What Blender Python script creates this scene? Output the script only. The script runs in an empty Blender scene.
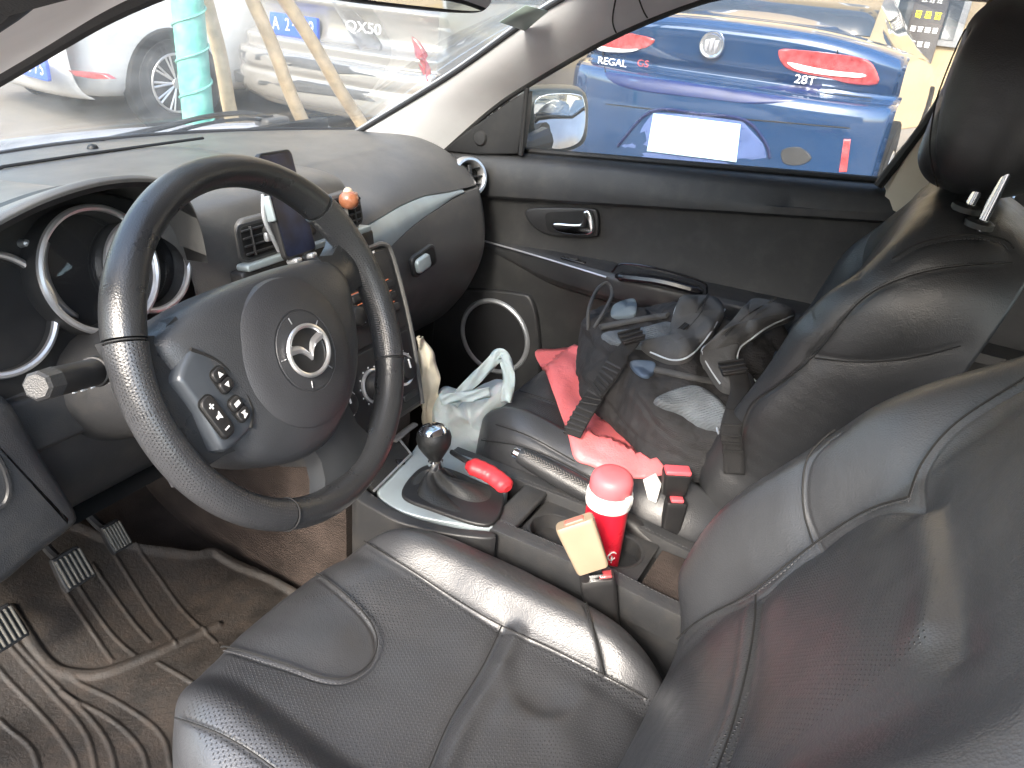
import bpy, bmesh, math, random
import numpy as np
from mathutils import Vector, Matrix
random.seed(7); RNG = np.random.default_rng(7)
S = bpy.context.scene; COL = S.collection
A = np.array; PI = math.pi
# ---------------------------------------------------------------- camera
CC = A([-.939, -.594, 1.329]); FPX = 806.
_y, _p, _r = np.radians([26.54, 27.28, 5.64])
CF = A([math.cos(_y)*math.cos(_p), math.sin(_y)*math.cos(_p), -math.sin(_p)])
CR = np.cross(CF, [0, 0, 1]); CR /= np.linalg.norm(CR); CU = np.cross(CR, CF)
CR, CU = CR*math.cos(_r)+CU*math.sin(_r), -CR*math.sin(_r)+CU*math.cos(_r)
cd = bpy.data.cameras.new('camera'); cam = bpy.data.objects.new('camera', cd); COL.objects.link(cam)
cd.sensor_width = 36; cd.lens = 36*FPX/1024; cd.clip_end = 500; cd.clip_start = .02
cam.matrix_world = Matrix(((CR[0], CU[0], -CF[0], CC[0]), (CR[1], CU[1], -CF[1], CC[1]), (CR[2], CU[2], -CF[2], CC[2]), (0, 0, 0, 1)))
S.camera = cam
# measuring helpers: where the sight line through a point of the photograph meets a known real surface
def ray(x, y): return CF+CR*(x-512)/FPX+CU*(384-y)/FPX
def onax(x, y, ax, v):
    d = ray(x, y); return CC+d*(v-CC[ax])/d[ax]
def onX(x, y, v): return onax(x, y, 0, v)
def onY(x, y, v): return onax(x, y, 1, v)
def onZ(x, y, v): return onax(x, y, 2, v)
# ---------------------------------------------------------------- curves
def spl(P, n=8, closed=False):
    P = A(P, float); N = len(P); out = []
    if N < 3 and not closed:
        return A([P[0]+(P[-1]-P[0])*t for t in np.linspace(0, 1, n+1)])
    rng = range(N if closed else N-1)
    for i in rng:
        if closed: a, b, c, d = P[i-1], P[i], P[(i+1) % N], P[(i+2) % N]
        else:
            a = P[i-1] if i else 2*P[0]-P[1]; b = P[i]; c = P[i+1]; d = P[i+2] if i+2 < N else 2*P[-1]-P[-2]
        for k in range(n):
            t = k/n; out.append(.5*((2*b)+(c-a)*t+(2*a-5*b+4*c-d)*t*t+(3*b-a-3*c+d)*t**3))
    if not closed: out.append(P[-1])
    return A(out)
def itp(x, xs, ys): return np.interp(x, xs, ys)
def sm(x, a, b):
    t = np.clip((x-a)/(b-a), 0, 1); return t*t*(3-2*t)
def nrm(v): v = A(v, float); return v/np.linalg.norm(v)
class Fr:
    def __init__(s, o, ex, ey, ez=None):
        s.o = A(o, float); s.x = nrm(ex); ey = A(ey, float); ey = ey-s.x*(ey@s.x); s.y = nrm(ey); s.z = np.cross(s.x, s.y)
    def w(s, p):
        p = A(p, float); 
        if p.ndim == 1: return s.o+p[0]*s.x+p[1]*s.y+(p[2] if len(p) > 2 else 0)*s.z
        q = s.o+p[:, :1]*s.x+p[:, 1:2]*s.y
        return q+p[:, 2:3]*s.z if p.shape[1] > 2 else q
    def l(s, p): d = A(p)-s.o; return A([d@s.x, d@s.y, d@s.z])
    def px(s, x, y, h=0):           # sight line onto the plane z=h of this frame, local coordinates
        d = ray(x, y); k = ((s.o+s.z*h-CC)@s.z)/(d@s.z); return s.l(CC+k*d)
    def off(s, p, h=0): return Fr(s.w(p)+s.z*h, s.x, s.y)
# ---------------------------------------------------------------- mesh builder
class M:
    def __init__(s): s.V = []; s.F = []; s.sm = []
    def add(s, V, F, smooth=True):
        n = len(s.V); s.V += [tuple(map(float, v)) for v in V]; s.F += [tuple(i+n for i in f) for f in F]; s.sm += [smooth]*len(F); return s
    def grid(s, G, cu=False, cv=False):
        G = A(G); a, b = G.shape[:2]; F = []
        for i in range(a if cu else a-1):
            for j in range(b if cv else b-1):
                F.append((i*b+j, ((i+1) % a)*b+j, ((i+1) % a)*b+(j+1) % b, i*b+(j+1) % b))
        return s.add(G.reshape(-1, 3), F)
    def loft(s, rings, closed=False, caps=True):
        G = A(rings); a, b = G.shape[:2]; s.grid(G, closed, True)
        if caps and not closed:
            s.add(G[0], [tuple(range(b))[::-1]]); s.add(G[-1], [tuple(range(b))])
        return s
    def tube(s, P, r, n=10, closed=False, caps=True, flat=1., up=None):
        P = A(P, float); N = len(P); r = np.broadcast_to(r, N) if np.ndim(r) == 0 else A(r); rings = []
        T = np.gradient(P, axis=0) if not closed else np.roll(P, -1, 0)-np.roll(P, 1, 0)
        u = nrm(up) if up is not None else None; prev = None
        for i in range(N):
            t = nrm(T[i])
            if u is not None: b = u
            else: b = prev if prev is not None else (A([0, 0, 1.]) if abs(t[2]) < .9 else A([1., 0, 0]))
            x = np.cross(t, b); x = nrm(x); y = np.cross(x, t); prev = y
            a = np.linspace(0, 2*PI, n, endpoint=False)
            rings.append(P[i]+r[i]*(np.cos(a)[:, None]*x+flat*np.sin(a)[:, None]*y))
        return s.loft(rings, closed, caps)
    def box(s, fr, c, d, bev=0.):
        h = A(d)/2.; c = A(c, float)
        b = min(bev, min(h)*.95)
        if b <= 0:
            V = [fr.w(c+h*A([i, j, k])) for i in (-1, 1) for j in (-1, 1) for k in (-1, 1)]
            return s.add(V, [(0, 1, 3, 2), (4, 6, 7, 5), (0, 4, 5, 1), (2, 3, 7, 6), (0, 2, 6, 4), (1, 5, 7, 3)], False)
        n = 3; V = []; prof = []
        for k in range(n+1):
            a = k/n*PI/2; prof.append((-h[2]+b-b*math.cos(a), b-b*math.sin(a)))
        prof = prof+[(-z, i) for z, i in prof[::-1]]
        rings = []
        for z, ins in prof:
            ring = []
            for sx, sy, a0 in ((1, 1, 0), (-1, 1, PI/2), (-1, -1, PI), (1, -1, 1.5*PI)):
                for k in range(n+1):
                    a = a0+k/n*PI/2; rr = max(b-ins, 1e-5)
                    ring.append(fr.w(c+A([sx*(h[0]-b)+rr*math.cos(a), sy*(h[1]-b)+rr*math.sin(a), z])))
            rings.append(ring)
        return s.loft(rings)
    def prism(s, fr, poly, z0, z1, bev=0., smooth=True):
        P = A(poly, float); n = len(P); 
        if z1 < z0: z0, z1 = z1, z0
        ar = sum(P[i][0]*P[(i+1) % n][1]-P[(i+1) % n][0]*P[i][1] for i in range(n))
        if ar < 0: P = P[::-1]
        def inset(d):
            if d == 0: return P
            e0 = P-np.roll(P, 1, 0); e1 = np.roll(P, -1, 0)-P
            n0 = np.stack([-e0[:, 1], e0[:, 0]], 1)/(np.linalg.norm(e0, axis=1)[:, None]+1e-12); n1 = np.stack([-e1[:, 1], e1[:, 0]], 1)/(np.linalg.norm(e1, axis=1)[:, None]+1e-12)
            m = n0+n1; m = m/(np.maximum((m*m).sum(1)/2, .35)[:, None]); return P+m*d
        L = [(z0, 0)]
        if bev:
            for k in range(4):
                a = k/3*PI/2; L.append((z1-bev+bev*math.sin(a), bev*(1-math.cos(a))))
        else: L.append((z1, 0))
        return s.loft([[fr.w((x, y, z)) for x, y in inset(i)] for z, i in L])
    def lathe(s, fr, prof, n=40):
        a = np.linspace(0, 2*PI, n, endpoint=False)
        rings = [[fr.w((r*math.cos(t), r*math.sin(t), z)) for t in a] for r, z in prof]
        G = A(rings); s.grid(G, False, True)
        if prof[0][0] > 1e-4: pass
        return s
    def text(s, fr, body, size, depth=.0006, align='CENTER', shear=0, sx=1.):
        c = bpy.data.curves.new('t', 'FONT'); c.body = body; c.size = size; c.extrude = depth; c.align_x = align; c.align_y = 'CENTER'; c.shear = shear; c.resolution_u = 4
        o = bpy.data.objects.new('t', c); COL.objects.link(o); dg = bpy.context.evaluated_depsgraph_get(); me = bpy.data.meshes.new_from_object(o.evaluated_get(dg))
        s.add([fr.w((v.co.x*sx, v.co.y, v.co.z)) for v in me.vertices], [tuple(p.vertices) for p in me.polygons], False)
        bpy.data.objects.remove(o); bpy.data.meshes.remove(me); bpy.data.curves.remove(c); return s
    def ob(s, name, mat, parent=None, sub=0, ang=35, bev=0, solid=0, label=None):
        me = bpy.data.meshes.new(name); me.from_pydata(s.V, [], s.F); me.validate()
        me.polygons.foreach_set('use_smooth', [True]*len(me.polygons))
        bm = bmesh.new(); bm.from_mesh(me); bmesh.ops.remove_doubles(bm, verts=bm.verts, dist=1e-6)
        bmesh.ops.recalc_face_normals(bm, faces=bm.faces); bm.to_mesh(me); bm.free()
        if ang < 180: me.set_sharp_from_angle(angle=math.radians(ang))
        o = bpy.data.objects.new(name, me); COL.objects.link(o); me.materials.append(mat)
        if solid:
            m = o.modifiers.new('solid', 'SOLIDIFY'); m.thickness = solid; m.offset = 0
        if bev:
            m = o.modifiers.new('bevel', 'BEVEL'); m.width = bev; m.segments = 2; m.limit_method = 'ANGLE'; m.angle_limit = .6
        if sub:
            m = o.modifiers.new('sub', 'SUBSURF'); m.levels = sub; m.render_levels = sub
        if parent is not None:
            o.parent = parent
            o.matrix_parent_inverse = Matrix.Translation(parent.location).inverted()
        if label: o['label'] = label
        return o
def tag(o, label, cat, group=None):
    o['label'] = label; o['category'] = cat
    if group: o['group'] = group
    return o
def thing(name, loc, label, cat, group=None):
    o = bpy.data.objects.new(name, None); COL.objects.link(o); o.location = tuple(map(float, loc)); o.empty_display_size = .05
    return tag(o, label, cat, group)
def struct(o): o['kind'] = 'structure'; return o
def rrect(w, h, r, n=5, cx=0, cy=0):
    out = []
    for sx, sy, a0 in ((1, 1, 0), (-1, 1, PI/2), (-1, -1, PI), (1, -1, 1.5*PI)):
        for k in range(n+1):
            a = a0+k/n*PI/2; out.append((cx+sx*(w/2-r)+r*math.cos(a), cy+sy*(h/2-r)+r*math.sin(a)))
    return out
WF = Fr((0, 0, 0), (1, 0, 0), (0, 1, 0))
# ---------------------------------------------------------------- materials
class N:
    def __init__(s, name):
        s.m = bpy.data.materials.new(name); s.m.use_nodes = True; s.t = s.m.node_tree; s.b = s.t.nodes['Principled BSDF']; s.o = s.t.nodes['Material Output']
    def n(s, typ, **k):
        x = s.t.nodes.new(typ)
        for a, b in k.items():
            if a.startswith('i_'): x.inputs[a[2:].replace('_', ' ')].default_value = b
            else: setattr(x, a, b)
        return x
    def l(s, a, b): s.t.links.new(a, b)
    def math(s, op, a, b=None, c=None):
        x = s.n('ShaderNodeMath', operation=op)
        for i, v in enumerate((a, b, c)):
            if v is None: continue
            if isinstance(v, (int, float)): x.inputs[i].default_value = v
            else: s.l(v, x.inputs[i])
        return x.outputs[0]
    def mix(s, f, a, b):
        x = s.n('ShaderNodeMix', data_type='RGBA')
        for i, v in ((0, f), (6, a), (7, b)):
            if isinstance(v, (int, float)): x.inputs[i].default_value = v
            elif isinstance(v, tuple): x.inputs[i].default_value = (*v[:3], 1)
            else: s.l(v, x.inputs[i])
        return x.outputs[2]
    def noise(s, sc, det=3, vec=None, rough=.5):
        x = s.n('ShaderNodeTexNoise'); x.inputs['Scale'].default_value = sc; x.inputs['Detail'].default_value = det; x.inputs['Roughness'].default_value = rough
        if vec is not None: s.l(vec, x.inputs['Vector'])
        return x.outputs['Fac']
    def ramp(s, f, lo, hi):
        x = s.n('ShaderNodeMapRange'); x.inputs[1].default_value = lo; x.inputs[2].default_value = hi; s.l(f, x.inputs[0]); return x.outputs[0]
    def obj(s): 
        return s.n('ShaderNodeTexCoord').outputs['Object']
    def bump(s, h, st, dist=.001, prev=None):
        x = s.n('ShaderNodeBump'); x.inputs['Strength'].default_value = st; x.inputs['Distance'].default_value = dist; s.l(h, x.inputs['Height'])
        if prev is not None: s.l(prev, x.inputs['Normal'])
        s.l(x.outputs[0], s.b.inputs['Normal']); return x.outputs[0]
def mat(name, col, rough=.5, metal=0, grain=0, gs=900, var=.12, spec=.5, coat=0, dirt=0, dirtc=(.22, .19, .15), vs=14, sheen=0):
    k = N(name); b = k.b; v = k.obj()
    b.inputs['Roughness'].default_value = rough; b.inputs['Metallic'].default_value = metal; b.inputs['Specular IOR Level'].default_value = spec; b.inputs['Coat Weight'].default_value = coat; b.inputs['Coat Roughness'].default_value = .06
    if sheen: b.inputs['Sheen Weight'].default_value = sheen
    nz = k.noise(vs, 4, v); c = tuple(x*(1-var) for x in col); d = tuple(min(1, x*(1+var)) for x in col)
    out = k.mix(k.ramp(nz, .3, .7), c, d)
    if dirt:
        dn = k.ramp(k.noise(vs*1.7, 6, v, .65), .48, .78); out = k.mix(k.math('MULTIPLY', dn, dirt), out, dirtc)
    k.l(out, b.inputs['Base Color'])
    if not metal:
        k.l(k.math('ADD', k.math('MULTIPLY', k.math('SUBTRACT', k.noise(vs*2.3, 5, v), .5), .22), rough), b.inputs['Roughness'])
    if grain:
        vo = k.n('ShaderNodeTexVoronoi', feature='F1'); vo.inputs['Scale'].default_value = gs; k.l(v, vo.inputs['Vector'])
        k.bump(vo.outputs['Distance'], grain, .0006)
    return k.m
def glassmat(name, veil=.05, tint=(.915, .93, .93), refl=.5):  # whitish diffuse layer paints the reflected haze over the glass
    k = N(name); k.t.nodes.remove(k.b)
    tr = k.n('ShaderNodeBsdfTransparent'); tr.inputs[0].default_value = (*tint, 1)
    gl = k.n('ShaderNodeBsdfGlossy'); gl.inputs['Roughness'].default_value = .02
    df = k.n('ShaderNodeBsdfDiffuse'); df.inputs[0].default_value = (.8, .8, .78, 1); tl = k.n('ShaderNodeBsdfTranslucent'); tl.inputs[0].default_value = (.8, .8, .78, 1)
    lw = k.n('ShaderNodeFresnel'); lw.inputs['IOR'].default_value = 1.5
    a = k.n('ShaderNodeMixShader'); k.l(k.math('MULTIPLY', lw.outputs[0], refl), a.inputs[0]); k.l(tr.outputs[0], a.inputs[1]); k.l(gl.outputs[0], a.inputs[2])
    d = k.n('ShaderNodeAddShader'); dd = k.n('ShaderNodeMixShader'); dd.inputs[0].default_value = .5; k.l(df.outputs[0], dd.inputs[1]); k.l(tl.outputs[0], dd.inputs[2])
    f = k.n('ShaderNodeMixShader'); nz = k.noise(9, 4, k.obj()); k.l(k.math('MULTIPLY', k.ramp(nz, .2, .8), veil*1.6), f.inputs[0]); k.l(a.outputs[0], f.inputs[1]); k.l(dd.outputs[0], f.inputs[2])
    k.l(f.outputs[0], k.o.inputs[0]); return k.m
def fabric(name, col, sc=700, rough=.85, st=.5, var=.2):
    k = N(name); v = k.obj(); k.b.inputs['Roughness'].default_value = rough; k.b.inputs['Sheen Weight'].default_value = .02; k.b.inputs['Specular IOR Level'].default_value = .25
    w = k.n('ShaderNodeTexWave', wave_type='BANDS', bands_direction='DIAGONAL'); w.inputs['Scale'].default_value = sc/3; w.inputs['Distortion'].default_value = 1.5; k.l(v, w.inputs['Vector'])
    w2 = k.n('ShaderNodeTexVoronoi'); w2.inputs['Scale'].default_value = sc; k.l(v, w2.inputs['Vector'])
    h = k.math('ADD', w.outputs['Fac'], w2.outputs['Distance'])
    k.l(k.mix(k.ramp(k.noise(20, 5, v), .3, .7), tuple(x*(1-var) for x in col), tuple(x*(1+var) for x in col)), k.b.inputs['Base Color'])
    k.bump(h, st, .0008); return k.m
def leather(name, col, rough=.4, perf=True, dot=.0052):
    k = N(name); b = k.b; v = k.obj(); b.inputs['Specular IOR Level'].default_value = .62
    vo = k.n('ShaderNodeTexVoronoi', feature='F1'); vo.inputs['Scale'].default_value = 520; k.l(v, vo.inputs['Vector'])
    nz = k.noise(7, 5, v); mot = k.noise(38, 5, v)
    base = k.mix(k.ramp(nz, .3, .7), tuple(x*.85 for x in col), tuple(x*1.15 for x in col))
    k.l(k.math('ADD', k.math('MULTIPLY', k.math('SUBTRACT', mot, .5), .25), rough), b.inputs['Roughness'])
    p1 = k.bump(vo.outputs['Distance'], .35, .0007)
    wr = k.noise(26, 4, v, .6); p1 = k.bump(wr, .25, .004, p1)
    if perf:
        at = k.n('ShaderNodeAttribute', attribute_name='uvp'); sp = k.n('ShaderNodeSeparateXYZ'); k.l(at.outputs['Vector'], sp.inputs[0])
        x = k.math('DIVIDE', sp.outputs[0], dot); y = k.math('DIVIDE', sp.outputs[1], dot*.8)
        row = k.math('MULTIPLY', k.math('MODULO', k.math('FLOOR', k.math('ADD', y, 1000)), 2), .5)
        fx = k.math('SUBTRACT', k.math('FRACT', k.math('ADD', k.math('ADD', x, row), 1000)), .5); fy = k.math('SUBTRACT', k.math('FRACT', k.math('ADD', y, 1000)), .5)
        d = k.math('SQRT', k.math('ADD', k.math('MULTIPLY', fx, fx), k.math('MULTIPLY', fy, fy)))
        hole = k.math('MULTIPLY', k.math('SUBTRACT', 1, k.ramp(d, .11, .22)), sp.outputs[2])
        k.l(k.mix(hole, base, (.004, .004, .004)), b.inputs['Base Color'])
        k.bump(k.math('SUBTRACT', 1, hole), .8, .0012, p1)
    else: k.l(base, b.inputs['Base Color'])
    return k.m
MT = dict(
 dash=mat('dash_plastic', (.085, .084, .083), .40, grain=.45, gs=700, dirt=.4, dirtc=(.20, .18, .155), vs=5),
 plast=mat('dark_plastic', (.022, .0225, .024), .44, grain=.35, gs=800, dirt=.08),
 black=mat('black_plastic', (.012, .012, .013), .5, grain=.2, gs=900, dirt=.05),
 gloss=mat('gloss_black', (.01, .01, .012), .12, var=.02),
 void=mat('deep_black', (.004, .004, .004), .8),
 silver=mat('satin_silver', (.38, .39, .41), .38, metal=.6, dirt=.1),
 bright=mat('bright_metal_ring', (.75, .75, .76), .3, metal=.85),
 chrome=mat('chrome', (.85, .85, .86), .12, metal=1, var=.03),
 console=mat('console_silver_plastic', (.30, .35, .37), .32, metal=.25, dirt=.2),
 pillar=mat('light_grey_trim', (.80, .80, .82), .7, grain=.15, gs=600, var=.03, dirt=.05),
 roof=mat('headliner', (.72, .68, .62), .9, grain=.3, gs=900, var=.04),
 beige=mat('beige_trim', (.68, .60, .48), .7, grain=.2, var=.06),
 rubber=mat('black_rubber', (.015, .015, .016), .6, grain=.2),
 doorp=mat('door_plastic', (.026, .0265, .027), .46, grain=.45, gs=600, dirt=.12, dirtc=(.16, .15, .14)),
 seat=leather('grey_black_leather', (.035, .036, .039), .39),
 seatside=leather('black_leather_side', (.021, .022, .024), .42, perf=False),
 wleath=mat('wheel_leather', (.020, .021, .023), .30, grain=.35, gs=650, spec=.6),
 boot=mat('boot_leather', (.022, .023, .023), .45, grain=.5, gs=420, vs=30),
 trim=mat('soft_trim', (.030, .031, .033), .40, grain=.45, gs=700, dirt=.1),
 carpet=fabric('carpet', (.035, .026, .022), 500, .95, .8, .35),
 red=mat('red_rubber', (.55, .03, .04), .45, grain=.3, gs=500),
 redlamp=mat('red_lens', (.34, .055, .06), .12, coat=.8, var=.45, vs=26),
 white=mat('white_plastic', (.75, .74, .72), .45),
 tan=mat('tan_plastic', (.28, .215, .15), .5, grain=.15),
 white_mark=mat('white_marking', (.75, .75, .75), .5, var=.02),
 amber=mat('amber_marking', (.8, .25, .12), .5, var=.02),
 glass=glassmat('clear_glass', .05, refl=.55), wglass=glassmat('veiled_windshield_glass', .055, refl=.3),
 mirror=mat('mirror_glass', (.9, .92, .92), .02, metal=1, var=.01),
)
W = bpy.data.worlds.new('World'); S.world = W; W.use_nodes = True
wt = W.node_tree; bg = wt.nodes['Background']; sk = wt.nodes.new('ShaderNodeTexSky'); sk.sky_type = 'NISHITA'; sk.sun_disc = False
SUN_EL, SUN_AZ = 36, 186      # azimuth measured from +X towards +Y
sk.sun_elevation = math.radians(SUN_EL); sk.sun_rotation = math.radians(90-SUN_AZ); sk.air_density = 1.3; sk.dust_density = 2.5; sk.ozone_density = 1
wt.links.new(sk.outputs[0], bg.inputs[0]); bg.inputs[1].default_value = .15
sd = bpy.data.lights.new('sun', 'SUN'); sd.energy = 1.0; sd.angle = math.radians(12); sd.color = (1, .94, .85)
so = bpy.data.objects.new('sun', sd); COL.objects.link(so)
_d = Vector((math.cos(math.radians(SUN_EL))*math.cos(math.radians(SUN_AZ)), math.cos(math.radians(SUN_EL))*math.sin(math.radians(SUN_AZ)), math.sin(math.radians(SUN_EL))))
so.rotation_euler = _d.to_track_quat('Z', 'Y').to_euler()
S.view_settings.view_transform = 'Standard'; S.view_settings.look = 'None'; S.view_settings.gamma = 1; S.view_settings.exposure = 2.92
S.cycles.max_bounces = 8; S.cycles.transparent_max_bounces = 12; S.cycles.caustics_reflective = False; S.cycles.caustics_refractive = False; S.cycles.use_denoising = True
# ================================================================ front passenger door
def zb(y): return .961+(.269-y)*.1
def zc(y): return .853+(.327-y)*.145
def za(y): return .750+(.3-y)*.04
door = thing('passenger_door', (.70, 0, .35), 'black front passenger door panel with silver speaker ring beyond the passenger seat', 'door')
ys = np.linspace(.60, -.66, 64)
def dg(rows):      # rows: list of functions y->(x,z)
    return [[(f(y)[0], y, f(y)[1]) for f in rows] for y in ys]
M().grid(dg([lambda y: (.735, zb(y)-.004), lambda y: (.70, zb(y)), lambda y: (.684, zb(y)-.001), lambda y: (.670, zb(y)-.008), lambda y: (.662, zb(y)-.022), lambda y: (.655, zb(y)-.05), lambda y: (.652, zc(y)+.02), lambda y: (.652, zc(y)+.006), lambda y: (.657, zc(y)), lambda y: (.672, zc(y)-.002)])).ob('upper_trim', MT['plast'], door)
G = []
for y in ys:
    c0, a0 = zc(y)-.001, za(y)-.02; r = []
    for t in np.linspace(0, 1, 14): r.append((.671+.006*math.sin(t*PI)-.004*t, y, c0+(a0-c0)*t))
    for x, z in ((.664, .70), (.668, .66), (.672, .6), (.672, .5), (.67, .42), (.665, .36), (.66, .30), (.66, .24)): r.append((x, y, z))
    G.append(r)
M().grid(G).ob('door_panel', MT['doorp'], door)
m = M(); rings = []
for y in np.linspace(.34, -.64, 40):
    xi = .667-.062*sm(-y, -.34, .1); t = .03+.022*sm(-y, -.34, -.1); z = za(y)
    o = [(.70, z+.006), (xi+.018, z+.006), (xi+.006, z+.002), (xi, z-.008), (xi+.001, z-t+.01), (xi+.008, z-t), (xi+.02, z-t-.012), (.70, z-t-.03)]
    rings.append([(x, y, zz) for x, zz in spl(o, 3, True)])
m.loft(rings).ob('armrest', MT['trim'], door)
# pull handle loop on the armrest
m = M(); P = [(onX(612, 272, .61)), onX(622, 264, .602), onX(655, 268, .60), onX(700, 281, .60), onX(707, 290, .605), onX(704, 302, .62)]
m.tube(spl(P, 8), .0022, 6).ob('pull_trim', MT['gloss'], door)
P = [onX(616, 276, .60), onX(660, 281, .592), onX(703, 292, .595)]
m = M().tube(spl(P, 8), [.006]+[.0135]*15+[.006], 10, flat=.8); m.ob('pull_handle', MT['gloss'], door)
P = [onX(*p, .645) for p in ((500, 246), (540, 257), (580, 267), (612, 274))]
M().tube(spl([(.655, .31, za(.31)+.004), (.63, .15, za(.15)+.003), (.606, -.02, za(0)-.001)], 8), .0022, 6).ob('armrest_trim', MT['silver'], door)
fs = Fr((.63, .09, za(.09)+.006), (0, 1, 0), (-1, 0, 0)); m = M(); m.box(Fr((.645, .075, za(.07)+.007), (0, 1, 0), (1, 0, 0)), (0, 0, 0), (.06, .016, .004), .0015); wsp = m.ob('window_switch_plate', MT['gloss'], door)
M().box(Fr((.645, .075, za(.07)+.010), (0, 1, 0), (1, 0, 0)), (0, 0, 0), (.022, .01, .005), .002).ob('window_switch', MT['black'], wsp)
# inner handle with bezel
hf = Fr((.668, 0, 0), (0, -1, 0), (0, 0, 1))
bez = [hf.px(*p)[:2] for p in ((526, 214), (532, 208), (560, 207), (590, 208), (598, 212), (599, 232), (594, 237), (570, 237), (548, 234), (534, 226))]
bz = spl(bez, 5, True); hbz = M().prism(hf, bz, -.004, .006, .004).ob('handle_bezel', MT['plast'], door)
rc = spl([hf.px(*p)[:2] for p in ((549, 212), (570, 211), (592, 211), (596, 222), (594, 233), (570, 233), (551, 231), (547, 221))], 5, True)
M().prism(hf, rc, .004, .0068, .0005).ob('handle_recess', MT['void'], hbz)
hp = spl([hf.px(*p, .02)[:2] for p in ((554, 223), (575, 224), (582, 222), (583, 212), (590, 212), (593, 232), (580, 235), (562, 233), (554, 229))], 4, True)
M().prism(hf, hp, .012, .022, .004).ob('inner_handle', MT['chrome'], hbz)
# speaker pod, ring, grille and door pocket
pod = spl([hf.px(*p)[:2] for p in ((440, 292), (470, 288), (520, 292), (534, 300), (540, 330), (541, 372), (530, 400), (440, 410))], 5, True)
spod = M().prism(hf, pod, -.01, .012, .006).ob('speaker_pod', MT['plast'], door)
sc = hf.px(494, 337, .014); sf = hf.off((sc[0], sc[1]), .012); R0 = .092
M().lathe(sf, [(R0-.007, 0), (R0-.005, .004), (R0, .006), (R0+.004, .004), (R0+.006, 0)], 64).ob('speaker_ring', MT['silver'], spod)
M().lathe(sf, [(0.0001, .006), (.04, .005), (R0-.02, .002), (R0-.006, .0005)], 48).ob('speaker_grille', fabric('speaker_mesh', (.012, .012, .013), 900), spod)
M().prism(hf, spl([(-.22, .30), (.0, .46), (.3, .47), (.5, .46), (.52, .34), (.4, .28), (0, .27)], 5, True), 0, .045, .02).ob('door_pocket', MT['plast'], door)
# sail panel with tweeter, window frame and glass
tri = [hf.px(*p)[:2] for p in ((444, 151), (466, 132), (492, 114), (516, 97), (526, 92), (524, 120), (519, 154), (480, 155))]
sail = M().prism(hf, tri, -.03, .004, .004).ob('sail_panel', MT['black'], door)
tw = hf.px(480, 138, .005); M().lathe(hf.off(tw[:2], .004), [(.0001, .006), (.014, .005), (.018, .001), (.019, -.001)], 24).ob('tweeter', MT['rubber'], sail)
M().tube([hf.w(hf.px(527, 88)), hf.w(hf.px(521, 155))], .006, 8).ob('window_divider', MT['rubber'], door)
M().tube([(.70, y, zb(y)+.004) for y in np.linspace(.35, -.62, 20)], .007, 8).ob('window_seal', MT['rubber'], door)
M().grid([[(.712, y, z) for z in (zb(y)-.02, 1.15, 1.36)] for y in (.5, .2, -.1, -.4, -.62)]).ob('window_glass', MT['glass'], door, solid=.003)
M().grid([[(.76+0*y, y, z) for z in (.22, zb(y)-.008)] for y in (.62, 0, -.66)]).ob('outer_skin', mat('car_paint_silver', (.5, .5, .52), .25, metal=.4), door, solid=.004)
# rear edge of the window opening
M().tube(spl([hf.w(hf.px(878, 186)), hf.w(hf.px(930, 118)), hf.w(hf.px(1000, 14)), hf.w(hf.px(1025, -30))], 6), .009, 8, up=(1, 0, 0)).ob('rear_window_channel', MT['rubber'], door)
# ================================================================ pillars, roof, header
pil = thing('windshield_pillar', (.62, .6, .96), 'light grey trimmed pillar between the windshield and the passenger window', 'pillar', 'windshield pillars')
from mathutils.bvhtree import BVHTree
PILL = {}
def pillar(sgn, par):
    e0 = spl([(.575, .64, .945), (.58, .38, 1.112), (.575, .13, 1.285), (.56, -.05, 1.345)], 8)
    e1 = spl([(.668, .46, .925), (.672, .33, 1.048), (.675, .236, 1.118), (.675, .067, 1.226), (.67, -.10, 1.305), (.66, -.22, 1.335)], 8)
    if sgn < 0:
        e0 = spl([(.60, .64, .945), (.60, .3, 1.092), (.60, -.036, 1.238), (.60, -.18, 1.297), (.59, -.34, 1.345)], 8); e1 = spl([(.668, .46, .925), (.68, .2, 1.125), (.682, -.161, 1.276), (.682, -.225, 1.302), (.67, -.42, 1.345)], 8)
    e1 = A([e1[int(round(i/(len(e0)-1)*(len(e1)-1)))] for i in range(len(e0))]); g = []
    for a, b in zip(e0, e1):
        r = []
        for t in np.linspace(0, 1, 9):
            q = a*(1-t)+b*t+A([-.018, -.008, .012])*math.sin(t*PI); r.append((q[0]*sgn, q[1], q[2]))
        g.append(r)
    o_ = M().grid(g).ob('pillar_trim', MT['pillar'], par); PILL[sgn] = BVHTree.FromPolygons([tuple(v.co) for v in o_.data.vertices], [tuple(q.vertices) for q in o_.data.polygons])
    M().tube(A([(a[0]*sgn, a[1]+.004, a[2]) for a in e0]), .005, 8).ob('glass_seal', MT['rubber'], par)
    M().tube(A([((b[0]+(.006 if sgn > 0 else .022))*sgn, b[1], b[2]+(-.002 if sgn > 0 else .012)) for b in e1]), .007 if sgn > 0 else .02, 8).ob('door_seal', MT['rubber'], par)
    g2 = [[((a[0]+.006)*sgn, a[1]+.008, a[2]+.008), ((b[0]+.05)*sgn, b[1]+.05, b[2]+.022), ((b[0]+.055)*sgn, b[1]+.01, b[2]+.006)] for a, b in zip(e0, e1)]
    M().grid(g2).ob('outer_skin', bpy.data.materials['car_paint_silver'], par, solid=.004)
pillar(1, pil)
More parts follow.
